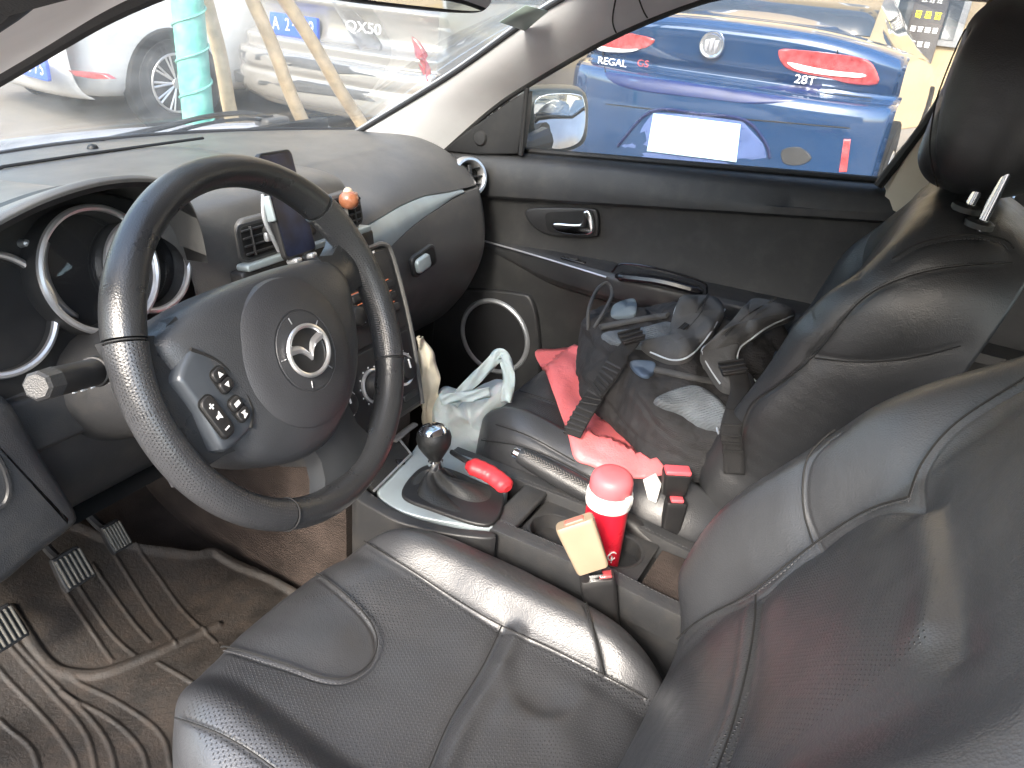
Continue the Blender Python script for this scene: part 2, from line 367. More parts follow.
# seam lines of the pillar cover
c = Fr((.655, 0, 0), (0, -1, 0), (0, 0, 1)); 
for L in (((618, -12), (613, 14), (614, 28), (622, 42)), ((636, -10), (644, 12), (655, 28))):
    q = [PILL[1].ray_cast(Vector(CC), Vector(ray(*p)))[0] for p in spl(L, 6)]; q = [A(v) for v in q if v is not None]
    if len(q) > 2: M().tube(q, .0016, 6).ob('cover_seam', MT['rubber'], pil)
pil2 = thing('windshield_pillar', (-.62, .6, .96), 'grey trimmed pillar at the top left on the driver side', 'pillar', 'windshield pillars'); pillar(-1, pil2)
hd = M(); g = []
for x in np.linspace(-.66, .66, 24):
    u = 1-(x/.66)**2; yf = float(itp(x, [-.66, -.3, .66], [-.20, .05, .075])); g.append([(x, yf+.05*u, 1.31+.035*u), (x, yf-.045+.05*u, 1.325+.04*u), (x, yf-.17, 1.355+.045*u), (x, -.5, 1.37+.05*u), (x, -1.2, 1.36+.05*u), (x, -1.9, 1.30+.05*u)])
rf = hd.grid(g).ob('car_roof', MT['roof'], solid=.02); tag(rf, 'pale fabric headliner under the car roof at the top edge', 'roof')
M().grid([[(x*1.04, y, z+.035) for x, y, z in r] for r in g]).ob('roof_skin', bpy.data.materials['car_paint_silver'], rf, solid=.004)
for sx in (1, -1):
    t = tag(M().tube(spl([(.665*sx, -.05, 1.335), (.66*sx, -.5, 1.362), (.655*sx, -1.2, 1.35), (.65*sx, -1.9, 1.27)], 8), .028, 10, flat=.7).ob('roof_rail', MT['roof']), 'headliner rail above the passenger window' if sx > 0 else 'headliner rail above the open driver door', 'roof rail')
# B pillar passenger side
bp = thing('door_pillar', (.68, -.6, .4), 'beige door pillar trim between passenger window and headrest', 'pillar')
c0 = [onX(*p, .665) for p in ((880, 205), (905, 160), (940, 105), (985, 30), (1010, -20))]
g = []
for q in c0:
    g.append([(q[0]+.02, q[1]+.012, q[2]), (q[0], q[1], q[2]), (q[0]-.012, q[1]-.04, q[2]-.005), (q[0]-.006, q[1]-.11, q[2]-.01), (q[0]+.03, q[1]-.13, q[2])])
g.insert(0, [tuple(A(v)+A([.055, -.02, -.05])) for v in g[0]]); g.insert(0, [tuple(A(v)+A([.0, -.02, -.70])) for v in g[0]])
M().grid(g).ob('pillar_trim', MT['beige'], bp)
M().tube(spl([onX(*p, .63) for p in ((1010, -15), (985, 8), (960, 60), (938, 130), (930, 190))], 6), .022, 8, flat=.12, up=(0, 1, .2)).ob('seat_belt', fabric('belt_webbing', (.22, .17, .1), 900), bp)
# rear passenger door + rear bench
rd = thing('rear_passenger_door', (.70, -1.0, .3), 'dark rear door panel seen between the two front seatbacks', 'door')
m = M(); g = []
for y in np.linspace(-.70, -1.75, 20):
    g.append([(.70, y, 1.13), (.672, y, 1.12), (.662, y, 1.05), (.66, y, .93), (.672, y, .92), (.672, y, .8), (.62, y, .795), (.612, y, .78), (.62, y, .74), (.668, y, .72), (.668, y, .3)])
m.grid(g).ob('door_panel', MT['doorp'], rd)
M().tube([(.612, y, .795) for y in np.linspace(-.78, -1.5, 8)], .006, 8).ob('armrest_trim', MT['silver'], rd)
M().grid([[(.712, y, z) for z in (1.05, 1.36)] for y in (-.7, -1.7)]).ob('window_glass', MT['glass'], rd, solid=.003)
M().grid([[(.76, y, z) for z in (.22, 1.05)] for y in (-.68, -1.8)]).ob('outer_skin', bpy.data.materials['car_paint_silver'], rd, solid=.004)
# windshield, floor
g = []
for x in np.linspace(-.605, .605, 21):
    u = 1-(x/.605)**2; b = A([x, .655+.235*u, .952]); t = A([x*(.95 if x > 0 else .985), float(itp(x, [-.6, -.25, .6], [-.19, .06, .09]))+.06*u, 1.315+.03*u])
    g.append([b*(1-s)+t*s+A([0, 0, .018*math.sin(s*PI)]) for s in np.linspace(0, 1, 9)])
ws = thing('windshield', (0, .7, .95), 'windshield glass with a painted pale reflection veil across the top left above the dashboard', 'windshield')
M().grid(g).ob('glass', MT['wglass'], ws, solid=.004)
M().tube([r[0]+A([0, -.012, .006]) for r in g], .006, 8).ob('lower_seal', MT['rubber'], ws)
fl = M(); ff = []
for x in np.linspace(-.72, .72, 40):
    r = []
    for y, z in spl([(.85, .62), (.72, .46), (.62, .33), (.5, .285), (.3, .27), (0, .262), (-.6, .262), (-1.3, .27), (-1.9, .3)], 5):
        r.append((x, y, z+.05*sm(abs(x), .62, .72)+.004*math.sin(x*31+y*17)))
    ff.append(r)
struct(fl.grid(ff).ob('floor', MT['carpet']))
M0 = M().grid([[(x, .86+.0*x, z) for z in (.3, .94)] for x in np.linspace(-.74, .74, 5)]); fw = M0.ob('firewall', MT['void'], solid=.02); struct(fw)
for sx in (-1, 1):
    o = M().box(WF, (sx*.76, -.55, .26), (.09, 2.3, .14), .03).ob('door_sill', MT['plast']); tag(o, 'black door sill under the passenger door' if sx > 0 else 'black door sill under the open driver door', 'door sill')
# rear bench
rb = thing('rear_bench_seat', (0, -1.4, .3), 'black leather rear bench seat behind the front seats', 'seat')
M().box(Fr((0, -1.2, .45), (1, 0, 0), (0, 1, .1)), (0, 0, 0), (1.28, .55, .2), .07).ob('seat_cushion', MT['seatside'], rb)
M().box(Fr((0, -1.55, .78), (1, 0, 0), (0, -.35, 1)), (0, 0, 0), (1.24, .62, .16), .06).ob('backrest', MT['seatside'], rb)
# hood and cowl outside the glass
car = thing('car_front_body', (0, 1.2, .3), 'silver bonnet and cowl of this car outside the windshield', 'car body')
g = []
for x in np.linspace(-.78, .78, 24):
    u = 1-(x/.78)**2; g.append([(x, .78+.22*u, .90), (x, .86+.2*u, .90), (x, .90+.2*u, .915+.01*u), (x, 1.2, .86+.02*u), (x, 1.5, .79+.02*u), (x, 1.75, .70+.02*u), (x, 1.85, .5), (x, 1.83, .3)])
M().grid(g).ob('bonnet', bpy.data.materials['car_paint_silver'], car, solid=.006)
g = []
for x in np.linspace(-.7, .7, 24):
    u = 1-(x/.7)**2; g.append([(x, .665+.235*u, .935), (x, .73+.225*u, .905), (x, .80+.22*u, .898)])
M().grid(g).ob('cowl', MT['rubber'], car, solid=.006)
wp = thing('windshield_wiper', (0, .9, .93), 'thin black wiper arm lying along the base of the windshield', 'wiper')
q = [onY(*p, .93) for p in ((110, 139), (160, 128), (205, 117), (245, 113), (272, 117))]
M().tube(spl(q, 6), .006, 6).ob('wiper_arm', MT['rubber'], wp)
M().tube(spl([a+A([.01, .0, -.015]) for a in q], 6), .004, 6).ob('wiper_blade', MT['black'], wp)
M().box(Fr(onY(272, 121, .93), (1, 0, 0), (0, 1, 0)), (0, 0, 0), (.08, .05, .022), .008).ob('pivot_cover', MT['dash'], wp)
# rear view mirror
mp = [onY(*p, .16) for p in ((350, -30), (345, -4), (352, 1), (410, 8), (468, 13), (484, 8), (490, -8), (488, -30))]
rv = thing('rear_view_mirror', mp[3], 'black rear view mirror hanging at the top edge of the windshield', 'mirror')
fm = Fr(mp[3], mp[4]-mp[2], (0, .1, 1)); P2 = [fm.l(p)[:2] for p in spl(mp, 4, True)]
M().prism(fm, P2, -.016, .012, .008).ob('mirror_housing', MT['rubber'], rv)
cc_ = A(P2).mean(0); M().prism(fm, [(p-cc_)*A([.95, .86])+cc_ for p in A(P2)], .012, .0135, 0).ob('mirror_glass', MT['mirror'], rv)
# registration sticker on the windshield
wfr = Fr(g[0][0], (1, 0, 0), (0, -.56, .385))
def onws(x, y):
    a, b, c = A([.35, .70, .945]), A([.55, .66, .945]), A([.33, .115, 1.33])
    n = np.cross(b-a, c-a); d = ray(x, y); return CC+d*((a-CC)@n)/(d@n)
q = [onws(*p) for p in ((493, 18), (520, 2), (541, 8), (528, 24), (505, 32))]
st = tag(M().add([p+A([0, -.012, -.004]) for p in (onws(494, 19), onws(520, 2), onws(543, 8), onws(520, 28))], [(0, 1, 2, 3)]).ob('windshield_sticker', mat('sticker_green', (.45, .55, .5), .5), solid=.0006), 'small pale green sticker on the inside of the windshield by the pillar', 'sticker')
# outside mirror
om = thing('side_mirror', (.93, .3, 1.0), 'door mirror with dark housing outside the passenger window', 'mirror')
mf = Fr((.95, .30, 1.0), nrm(A([.78, -.62, 0])), (0, 0, 1)); mf = Fr((.93, .31, 1.0), (.55, -.83, 0), (0, 0, 1))
pm = [mf.px(*p)[:2] for p in ((517, 120), (524, 95), (540, 90), (575, 90), (588, 97), (590, 122), (585, 146), (560, 155), (525, 153))]
M().prism(mf, spl(pm, 5, True), -.09, .004, .035).ob('mirror_housing', mat('mirror_dark_paint', (.012, .018, .018), .4), om)
pg = [mf.px(*p, .006)[:2] for p in ((534, 106), (545, 95), (575, 94), (584, 101), (585, 125), (578, 143), (556, 149), (538, 140))]
M().prism(mf, spl(pg, 5, True), .003, .0065, .001).ob('mirror_glass', MT['mirror'], om)
M().tube([(.72, .33, .95), (.84, .32, .95), (.9, .30, .96)], [.02, .022, .03], 10).ob('mirror_arm', MT['rubber'], om)
# ================================================================ dashboard
dsh = thing('dashboard', (0, .5, .6), 'grey black dashboard running from the steering wheel to the passenger door', 'dashboard')
def yws(x): return .655+.235*(1-(x/.62)**2)-.012
# --- passenger side: one profile, split into pad, trim strip and glovebox lid
def pprof(x):
    e = .11*np.clip((x-.575)/.085, 0, 1)**2.2; c = .03*(1-sm(x, .1, .4))
    P = [(yws(x)+.02, .945), (yws(x), .958), (.5, .972), (.43, .968), (.37, .950), (.325, .922), (.298, .89), (.284, .855), (.276, .82), (.272, .785), (.275, .74), (.292, .69), (.32, .635), (.37, .57), (.44, .51)]
    return A([(x-.10*0, y-c*(z < .93)+e, z-.25*e*(z > .93)) for y, z in P])
def strip(x): return itp(x, [.13, .18, .3, .4, .48, .56], [.898, .900, .905, .906, .900, .897]), itp(x, [.13, .18, .3, .4, .48, .56], [.836, .844, .864, .877, .888, .893])
def psec(x, kind):
    q = spl(pprof(x), 8); z1, z2 = strip(x); k0 = len(q)//3
    z = q[:, 2]; i0 = int(np.argmax(z)); 
    def at(zz): 
        j = i0+int(np.argmin(abs(z[i0:]-zz))); 
        for j in range(i0, len(q)-1):
            if z[j] >= zz >= z[j+1]: return j+(z[j]-zz)/(z[j]-z[j+1]+1e-9)
        return len(q)-1.
    def P(s): i = int(min(max(s, 0), len(q)-1.001)); return q[i]*(1-(s-i))+q[i+1]*(s-i)
    a, b = at(z1), at(z2)
    if kind == 'pad':
        r = [P(s) for s in np.linspace(0, a-.35, 46)]; r.append(P(a-.15)+A([0, .004, 0])); r.append(P(a)+A([0, .02, 0])); return r
    if kind == 'strip':
        s0, s1 = a+.12, b-.12
        if s1 < s0+.05: s0 = s1 = (s0+s1)/2; s1 += .05
        return [P(s0)+A([0, .015, 0])]+[P(s)+A([0, -.003*math.sin(t*PI), 0]) for t, s in [(t, s0+(s1-s0)*t) for t in np.linspace(0, 1, 6)]]+[P(s1)+A([0, .015, 0])]
    r = [P(b+.15)+A([0, .02, 0]), P(b+.15)+A([0, .004, 0])]+[P(s) for s in np.linspace(b+.35, len(q)-1, 40)]; return r
xs = np.concatenate([np.linspace(.10, .56, 24), np.linspace(.57, .662, 16)])
M().grid([psec(x, 'pad') for x in xs]).ob('upper_pad', MT['dash'], dsh)
M().grid([psec(x, 'strip') for x in np.linspace(.135, .53, 24)]).ob('trim_strip', MT['console'], dsh)
xg = np.concatenate([np.linspace(.205, .56, 20), np.linspace(.57, .662, 16)])
glv = M().grid([psec(x, 'glove') for x in xg]).ob('glovebox_lid', MT['dash'], dsh)
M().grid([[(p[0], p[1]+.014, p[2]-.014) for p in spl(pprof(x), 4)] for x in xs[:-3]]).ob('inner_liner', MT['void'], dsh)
# right part between stack and glovebox; glovebox latch
lf = Fr(onY(428, 262, .238), (1, .0, .0), (0, .0, 1)); lf = Fr((lf.o[0], .249, lf.o[2]), (1, -.05, .22), (-.2, .12, 1))
lbz = M().prism(lf, rrect(.074, .044, .011), -.004, .004, .002).ob('latch_bezel', MT['plast'], dsh)
M().prism(lf, rrect(.064, .036, .009), .003, .0045, .0).ob('latch_recess', MT['void'], lbz)
M().prism(lf, rrect(.042, .029, .009, cx=-.010), .004, .012, .004).ob('glovebox_latch', MT['console'], lbz)
# end vent (round)
vx = .603; vc = A([vx, .332, .908]); vf = Fr(vc, nrm(A([1, -.45, 0])), (.0, .35, 1)); vf = Fr(vc+vf.z*(.004), vf.x, vf.y)
def round_vent(f, R, par):
    v = M().lathe(f, [(R-.012, -.016), (R-.009, .0), (R-.005, .005), (R, .005), (R+.003, 0), (R+.004, -.014)], 40).ob('vent_ring', MT['bright'], par)
    M().lathe(f, [(.0001, -.013), (R-.010, -.013)], 24).ob('vent_cavity', MT['void'], v)
    m = M()
    for k in (-1, 0, 1):
        m.box(f, (0, k*.018, -.003), (2*math.sqrt(R*R-(k*.018)**2)-.02, .003, .012), .001)
    m.box(f, (.0, 0, .001), (.009, 2*R-.03, .006), .002); m.ob('vent_slats', MT['plast'], v)
round_vent(vf, .041, dsh)
# --- centre
def cprof(x):
    h = .012*math.cos(min(1, abs(x)/.16)*PI/2); w = .22-.10*0
    return A([(x, yws(x)+.02, .945), (x, yws(x), .958), (x, .62, .972+h), (x, .5, .982+h), (x, .40, .993+h), (x, .33, .998+h), (x, .285, .993+h), (x, .266, .975+h*.6), (x, .259, .94), (x, .256, .89)])
def cx(t, y): # centre panel tapers: side edges spread towards the glass
    r = itp(y, [.25, .45, .75], [.118, .150, .20]); l = itp(y, [.25, .27, .35, .75], [-.20, -.25, -.32, -.34]); return l+(r-l)*t
g = []
for t in np.linspace(0, 1, 20):
    P = cprof(0); h = 0; r = []
    for p in spl(P, 6):
        x = cx(t, p[1]); u = abs(2*t-1); r.append((x, p[1]+.012*u*u, p[2]-.018*u**4))
    g.append(r)
M().grid(g).ob('centre_pad', MT['dash'], dsh)
# face carrying the two centre vents
ff = Fr((-.012, .252, .948), (1, 0, 0), (0, .22, 1))
def holeframe(m, f, w, h, holes, z0, z1):
    pass
M().prism(ff, rrect(.262, .066, .016), -.02, .001, .006).ob('vent_panel', MT['dash'], dsh)
for cxx in (-.088, .085):
    f = ff.off((cxx, .0), 0); vs_ = M().prism(f, rrect(.100, .052, .012), .0, .0022, .001).ob('vent_surround', MT['plast'], dsh)
    M().prism(f, rrect(.088, .044, .008), .002, .0036, 0).ob('vent_cavity', MT['void'], vs_)
    m = M()
    for k in (-1.5, -.5, .5, 1.5): m.box(f, (0, k*.011, .004), (.086, .0028, .006), .001)
    for k in (-1, 1): m.box(f, (k*.027, 0, .0055), (.0025, .042, .005), .001)
    m.ob('vent_slats', MT['plast'], vs_)
    M().box(f, (.0, .0, .008), (.012, .014, .008), .003).ob('vent_tab', MT['silver'], vs_)
hz = ff.off((.0, -.004), .0); M().prism(hz, rrect(.034, .03, .006), 0, .006, .003).ob('hazard_button', MT['black'], dsh)
# shelf / tray lip under the vents
M().prism(Fr((-.01, .24, .896), (1, 0, 0), (0, .15, 1)), rrect(.30, .028, .006), -.02, .004, .004).ob('storage_lip', MT['plast'], dsh)
M().prism(Fr((-.012, .236, .9155), (1, 0, 0), (0, .15, 1)), rrect(.28, .010, .004), -.02, .003, .002).ob('silver_trim', MT['console'], dsh)
# --- centre stack (radio and climate)
st0, st1 = A([0, .235, .882]), A([0, .125, .60]); stf = Fr((.033, .18, .741), (1, 0, 0), st0-st1)
LH = np.linalg.norm(st0-st1)
body = [(-.155, LH/2), (-.14, -LH/2), (.125, -LH/2), (.150, -.02), (.158, LH/2-.03), (.145, LH/2)]
M().prism(stf, spl(body, 1, True)[:-1] if 0 else body, -.12, 0, .012).ob('stack_body', MT['plast'], dsh)
M().tube([stf.w((x, y, .0)) for x, y in spl([(.112, -LH/2+.005), (.138, -.02), (.146, LH/2-.035), (.132, LH/2-.004), (.08, LH/2)], 8)], .0045, 8).ob('stack_edge', MT['dash'], dsh)
M().prism(stf, [(-.13, LH/2-.012), (-.12, -.0), (.125, -.0), (.132, LH/2-.035), (.124, LH/2-.012)], 0, .004, .002).ob('radio_panel', MT['plast'], dsh)
rp = stf.off((0, 0), .004)
M().prism(rp, rrect(.15, .026, .004, cx=-.015, cy=.122), 0, .0015, .0005).ob('radio_display', MT['gloss'], dsh)
M().prism(rp, rrect(.17, .010, .003, cx=-.01, cy=.100), 0, .0012, .0005).ob('disc_slot', MT['void'], dsh)
for k in range(3):
    for j in range(6):
        if k == 1 and j in (2, 3): continue
        M().prism(rp, rrect(.030, .013, .003, cx=-.10+j*.040+(.004*(j > 2)), cy=.080-k*.020), 0, .004, .0015).ob('radio_button', MT['black'] if k != 2 else MT['plast'], dsh)
for k in range(3):
    for j in range(6): M().box(rp, (-.10+j*.040, .0895-k*.020, .0015), (.02, .0016, .001)).ob('button_legend', MT['amber'], dsh)
m = M(); m.box(rp, (-.015, .110, .0015), (.16, .0022, .0012)); m.box(rp, (-.01, .088, .0015), (.17, .0012, .001)); m.ob('silver_lines', MT['silver'], dsh)
m = M(); 
for j, s in enumerate(('1', '2', '3', '4', '5', '6')): m.text(rp.off((-.10+j*.040, .040), .0045), s, .008, .0003)
for s, x, y in (('MEDIA', -.06, .136), ('AUX', .09, .136)): m.text(rp.off((x, .142), .0015), s, .006, .0003)
m.ob('button_text', MT['white_mark'], dsh)
def knob(f, R, par, ring=True):
    dl = M().lathe(f, [(R+.005, 0), (R+.005, .003), (R+.001, .005), (R, .012), (R-.002, .018), (R-.005, .020), (.0001, .020)], 40).ob('climate_dial', MT['black'], par)
    if ring:
        M().lathe(f, [(R+.009, 0), (R+.009, .004), (R+.0065, .0055), (R+.004, .004)], 48).ob('dial_ring', MT['bright'], dl)
        m = M(); m.box(f, (0, R*.45, .0205), (.0035, R*.8, .002), .0008); m.ob('dial_pointer', MT['white_mark'], dl)
cpnl = M().prism(stf, [(-.122, -.008), (-.116, -LH/2+.012), (.108, -LH/2+.012), (.122, -.03), (.124, -.008)], 0, .003, .002).ob('climate_panel', MT['black'], dsh)
M().prism(Fr((.022, .40, 0), (1, 0, 0), (0, 1, 0)), [(-.105, .40), (-.105, -.20), (-.09, -.27), (.09, -.27), (.105, -.20), (.105, .40)], .27, .62, .02).ob('tunnel_side', MT['carpet'], dsh)
knob(rp.off((0, .055), -.001), .017, dsh, False)
for x in (-.082, .0, .082): knob(stf.off((x, -.068), .003), .021, dsh)
m = M()
for x in (-.082, 0, .082):
    for k in range(11):
        a = PI*(1.25-k/10*1.5); f = stf.off((x+.033*math.cos(a), -.068+.033*math.sin(a)), .003); m.box(f, (0, 0, .0004), (.0025, .0025, .0006))
m.ob('dial_marks', MT['white_mark'], dsh)
m = M()
for x in (-.082, 0, .082): m.prism(stf, rrect(.04, .011, .003, cx=x, cy=-.118), .003, .007, .0015)
m.ob('climate_buttons', MT['plast'], dsh)
M().add([stf.w(p) for p in ((.135, -.015, .0015), (.02, -.02, .0032), (.02, -.0205, .0034))], [(0, 1, 2)])
# --- driver side top, hood over the gauges
LP_ = spl([onY(*q_, .225) for q_ in ((-130, 330), (-95, 290), (-50, 250), (0, 220), (40, 200), (80, 186), (115, 179), (150, 178), (176, 186), (192, 204), (201, 228), (207, 256))], 6); g = []; gi = []
for q_ in LP_:
    x, y, z = q_; xb = min(x, -.20); yb = max(yws(max(-.60, xb)), y+.2); zm = min(z, 1.02)
    b = [(x, yb+.02, .945), (x, yb, .958), (x, yb-.08, .968), (x, (yb+y)/2+.02, .972+(z-.97)*.30), (x, y+.11, .976+(z-.975)*.62), (x, y+.045, .98+(z-.98)*.88), (x, y+.012, z+.001), (x, y+.001, z), (x, y, z-.005)]
    g.append(spl(b, 5)); gi.append([(x, y, z-.005), (x+.004, y+.004, z-.012), (x+.006, y+.03, z-.016), (x+.008, y+.09, z-.024)])
M().grid(g).ob('driver_pad', MT['dash'], dsh)
sp_ = Fr((0, .238, 0), (1, 0, 0), (0, .12, 1)); fl_ = spl([sp_.px(*q_)[:2] for q_ in ((200, 218), (214, 224), (228, 238), (240, 258), (250, 285), (246, 300), (215, 318), (185, 335), (170, 330), (192, 300), (206, 270), (205, 240))], 4, True)
M().prism(sp_, fl_, -.05, .004, .010).ob('hood_flank', MT['plast'], dsh)
# seams: dark joint lines of the dash top
M().tube([(x, .715-.05*max(0, x+.05)-.03*max(0, -x-.25), .972+.006*(x > -.2)) for x in np.linspace(-.5, .20, 28)], .0042, 6, flat=.6).ob('defroster_gap', MT['void'], dsh)
sens = thing('sun_sensor', onZ(93, 150, .97), 'small dark dome sensor on the dash top at the far left', 'sensor')
M().lathe(Fr(onZ(93, 150, .966), (1, 0, 0), (0, 1, 0)), [(.010, 0), (.010, .004), (.007, .009), (.0001, .011)], 20).ob('dome', MT['black'], sens)
# --- instrument cluster
ic = thing('instrument_cluster', (-.36, .28, .93), 'instrument cluster of three silver ringed gauge tubes behind the steering wheel', 'gauges')
M().grid(gi).ob('hood_lining', MT['black'], ic)
cf = Fr((-.36, .285, .93), (1, 0, 0), (0, .30, 1))
M().prism(cf, spl([(-.27, -.10), (-.27, .04), (-.17, .098), (-.05, .12), (.06, .112), (.14, .07), (.178, .01), (.17, -.10)], 6, True), -.04, -.012, .004).ob('cluster_face', MT['black'], ic)
M().prism(cf, spl([(-.28, -.15), (-.28, -.085), (0, -.10), (.18, -.085), (.19, -.15)], 6, True), -.03, .012, .008).ob('lower_bezel', MT['plast'], ic)
def gauge(cpx, R, dep, h, ringmat, nm):
    p = cf.px(*cpx, h); f = cf.off(p[:2], h)
    tb = M().lathe(f, [(R+.007, -dep-.012), (R+.006, -.006), (R+.004, -.001), (R+.001, .001), (R-.002, -.001), (R-.004, -.008), (R-.006, -dep)], 72).ob('gauge_tube', MT['plast'], nm)
    M().lathe(f, [(R+.0055, -.002), (R+.004, .0012), (R+.0008, .0024), (R-.0022, .0006), (R-.0030, -.004)], 72).ob('gauge_ring', ringmat, tb)
    M().lathe(f, [(.0001, -dep+.001), (R-.005, -dep+.001)], 48).ob('gauge_face', MT['black'], tb)
    m = M()
    for k in range(41):
        a = math.radians(225-k*270/40); r0 = R*(.83 if k % 5 else .76)
        q = f.off((0, 0), -dep+.0015); x, y = math.cos(a), math.sin(a)
        w = .0007 if k % 5 else .0011
        m.add([q.w((x*r+y*s*w, y*r-x*s*w, 0)) for r, s in ((r0, -1), (r0, 1), (R*.9, 1), (R*.9, -1))], [(0, 1, 2, 3)])
    m.ob('gauge_marks', mat('dim_marking', (.30, .30, .31), .5), tb)
    m = M()
    for k in range(9):
        a = math.radians(225-k*270/8); m.text(f.off((R*.6*math.cos(a), R*.6*math.sin(a)), -dep+.0012), str(k*(20 if R < .07 else 1)), R*.16, .0002)
    m.ob('gauge_numerals', bpy.data.materials['dim_marking'], tb)
    m = M(); a = math.radians(228); m.tube([f.w((0, 0, -dep+.006)), f.w((R*.78*math.cos(a), R*.78*math.sin(a), -dep+.006))], [.0022, .0008], 6); m.lathe(f.off((0, 0), -dep), [(.009, 0), (.009, .008), (.0001, .010)], 20); m.ob('gauge_needle', MT['redlamp'], tb)
    M().lathe(f, [(.0001, -dep*.5), (R-.0055, -dep*.5)], 48).ob('gauge_cover', MT['cover'], tb)
    return f
MT['cover'] = glassmat('clear_gauge_cover', .01, (.9, .9, .92), .8)
gauge((-4, 315), .067, .035, .0, MT['bright'], ic)
gc = gauge((103, 270), .074, .055, .022, MT['bright'], ic)
gauge((150, 265), .058, .045, .012, MT['bright'], ic)
# silver crescent plate lettered inside the middle tube
m = M(); pts = []
f = gc.off((0, 0), -.028)
for k in range(17):
    a = math.radians(130+k*105/16); w = .0075*math.sin((k+.6)/17.2*PI)+.001; pts.append([f.w((-.02+.052*math.cos(a+PI)*1.0, -.012+.052*math.sin(a+PI), 0))]) if 0 else pts.append([f.w(((.058-w)*math.cos(a), (.058-w)*math.sin(a), .0)), f.w((.061*math.cos(a), .061*math.sin(a), .002))])
m.grid(pts).ob('silver_crescent', MT['silver'], ic, solid=.001)
bl = cf.px(27, 243, 0); M().lathe(cf.off(bl[:2], -.012), [(.005, 0), (.004, .012), (.0001, .014)], 16).ob('trip_button', MT['silver'], ic)
# --- lower driver side
kp = Fr((0, .10, 0), (1, 0, 0), (0, .12, 1))
P = spl([kp.px(*p)[:2] for p in ((-60, 400), (-10, 396), (14, 401), (30, 425), (55, 468), (82, 512), (78, 530), (40, 560), (0, 592), (-60, 610))], 3, True)
M().prism(kp, P, -.20, .0, .02).ob('knee_panel', MT['trim'], dsh)
P = spl([kp.px(*p, -.03)[:2] for p in ((-20, 452), (0, 462), (12, 490), (4, 506), (-20, 512))], 4, True)
P = spl([kp.px(*p, .001)[:2] for p in ((-30, 448), (-4, 456), (8, 482), (6, 500), (-4, 508), (-30, 514))], 4, True)
M().tube([kp.w((*p, .002)) for p in P], .003, 6, closed=True).ob('knob_trim', MT['plast'], dsh)
# column lower shroud and the panels behind it
M().loft([[(-.36+w*math.cos(a), y+h*.25*math.sin(a), z+h*math.sin(a)) for a in np.linspace(0, 2*PI, 24, endpoint=False)] for w, h, y, z in ((.055, .040, .05, .905), (.070, .055, .09, .882), (.08, .065, .16, .852), (.085, .075, .26, .815))]).ob('column_shroud', MT['plast'], dsh)
g = []
for x in np.linspace(-.56, -.115, 16):
    g.append([(x, y, z) for y, z in spl([(.29, .855), (.27, .84), (.25, .80), (.245, .74), (.26, .68), (.30, .64), (.42, .62)], 4)])
M().grid(g).ob('lower_panel', MT['plast'], dsh)
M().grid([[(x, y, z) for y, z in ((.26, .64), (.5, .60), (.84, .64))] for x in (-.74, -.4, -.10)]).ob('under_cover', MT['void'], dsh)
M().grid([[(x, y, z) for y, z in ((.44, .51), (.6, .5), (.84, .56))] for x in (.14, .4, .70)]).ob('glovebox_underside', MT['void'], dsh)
# ignition surround, stalk
stk = thing('indicator_stalk', (-.44, .06, .93), 'black indicator stalk with white symbols left of the steering wheel', 'control stalk')
a, b = onX(36, 387, -.515), onX(118, 366, -.44); b = onY(122, 365, .055); a = onY(38, 386, -.01)
ax = nrm(b-a); sf_ = Fr(a, np.cross(ax, (0, 0, 1)), np.cross(np.cross(ax, (0, 0, 1)), ax)); sf_ = Fr(a, *((lambda u: (u, np.cross(ax, u)))(nrm(np.cross((0, 0, 1.), ax)))))
L = np.linalg.norm(b-a)
M().lathe(sf_, [(.0001, -.003), (.010, -.003), (.0125, 0), (.013, L*.12), (.0135, L*.13)], 8).ob('end_cap', MT['trim'], stk)
M().lathe(sf_, [(.0125, L*.13), (.0125, L*.2), (.0122, L*.6), (.0125, L*.605), (.0140, L*.61), (.0145, L*.66), (.0125, L*.665), (.012, L*.9), (.009, L), (.009, L*1.6)], 28).ob('stalk_body', MT['black'], stk)
m = M()
for k in range(3):
    for s in (.38, .50, .74, .82):
        an = math.radians(235+k*32); u = sf_.x*math.cos(an)+sf_.y*math.sin(an); p = a+ax*L*s+u*.0135; m.box(Fr(p, ax, np.cross(u, ax)), (0, 0, 0), (.005, .0025, .0012), .0004)
m.ob('stalk_symbols', MT['white_mark'], stk)
# ================================================================ phone, holder, ornament
pf = Fr(onY(283, 215, .205), (1, .10, -.05), (.0, .33, 1)); 
ph = thing('smartphone', pf.o, 'dark screened phone held upright in front of the left centre vent', 'phone')
q = [pf.px(*p) for p in ((240, 148), (283, 150), (328, 246), (290, 262))]
c = sum(q)/4; pw, phh = .072, .148
pf2 = Fr(pf.w((c[0]+.004, c[1]-.002, 0)), pf.x, pf.y)
M().prism(pf2, rrect(pw, phh, .009), -.008, 0, .002).ob('phone_case', MT['black'], ph)
M().prism(pf2, rrect(pw-.006, phh-.008, .006), 0, .0006, 0).ob('phone_screen', mat('phone_glass', (.012, .017, .040), .2, var=.5, spec=.2, vs=40), ph)
hol = thing('phone_holder', pf2.w((0, -.07, -.02)), 'grey clamp holder clipped to the centre vent behind the phone', 'phone holder')
M().box(pf2, (0, -.03, -.018), (.05, .06, .014), .005).ob('holder_back', MT['black'], hol)
for sx in (-1, 1):
    M().box(pf2, (sx*(pw/2+.003), .0, -.004), (.005, .035, .014), .002).ob('clamp_arm', MT['console'], hol)
    M().box(pf2, (sx*.018, -phh/2-.004, -.002), (.014, .008, .020), .003).ob('foot', MT['silver'], hol)
M().tube([pf2.w((0, -.03, -.02)), pf2.w((.0, -.03, -.06))], .009, 12).ob('vent_clip', MT['rubber'], hol)
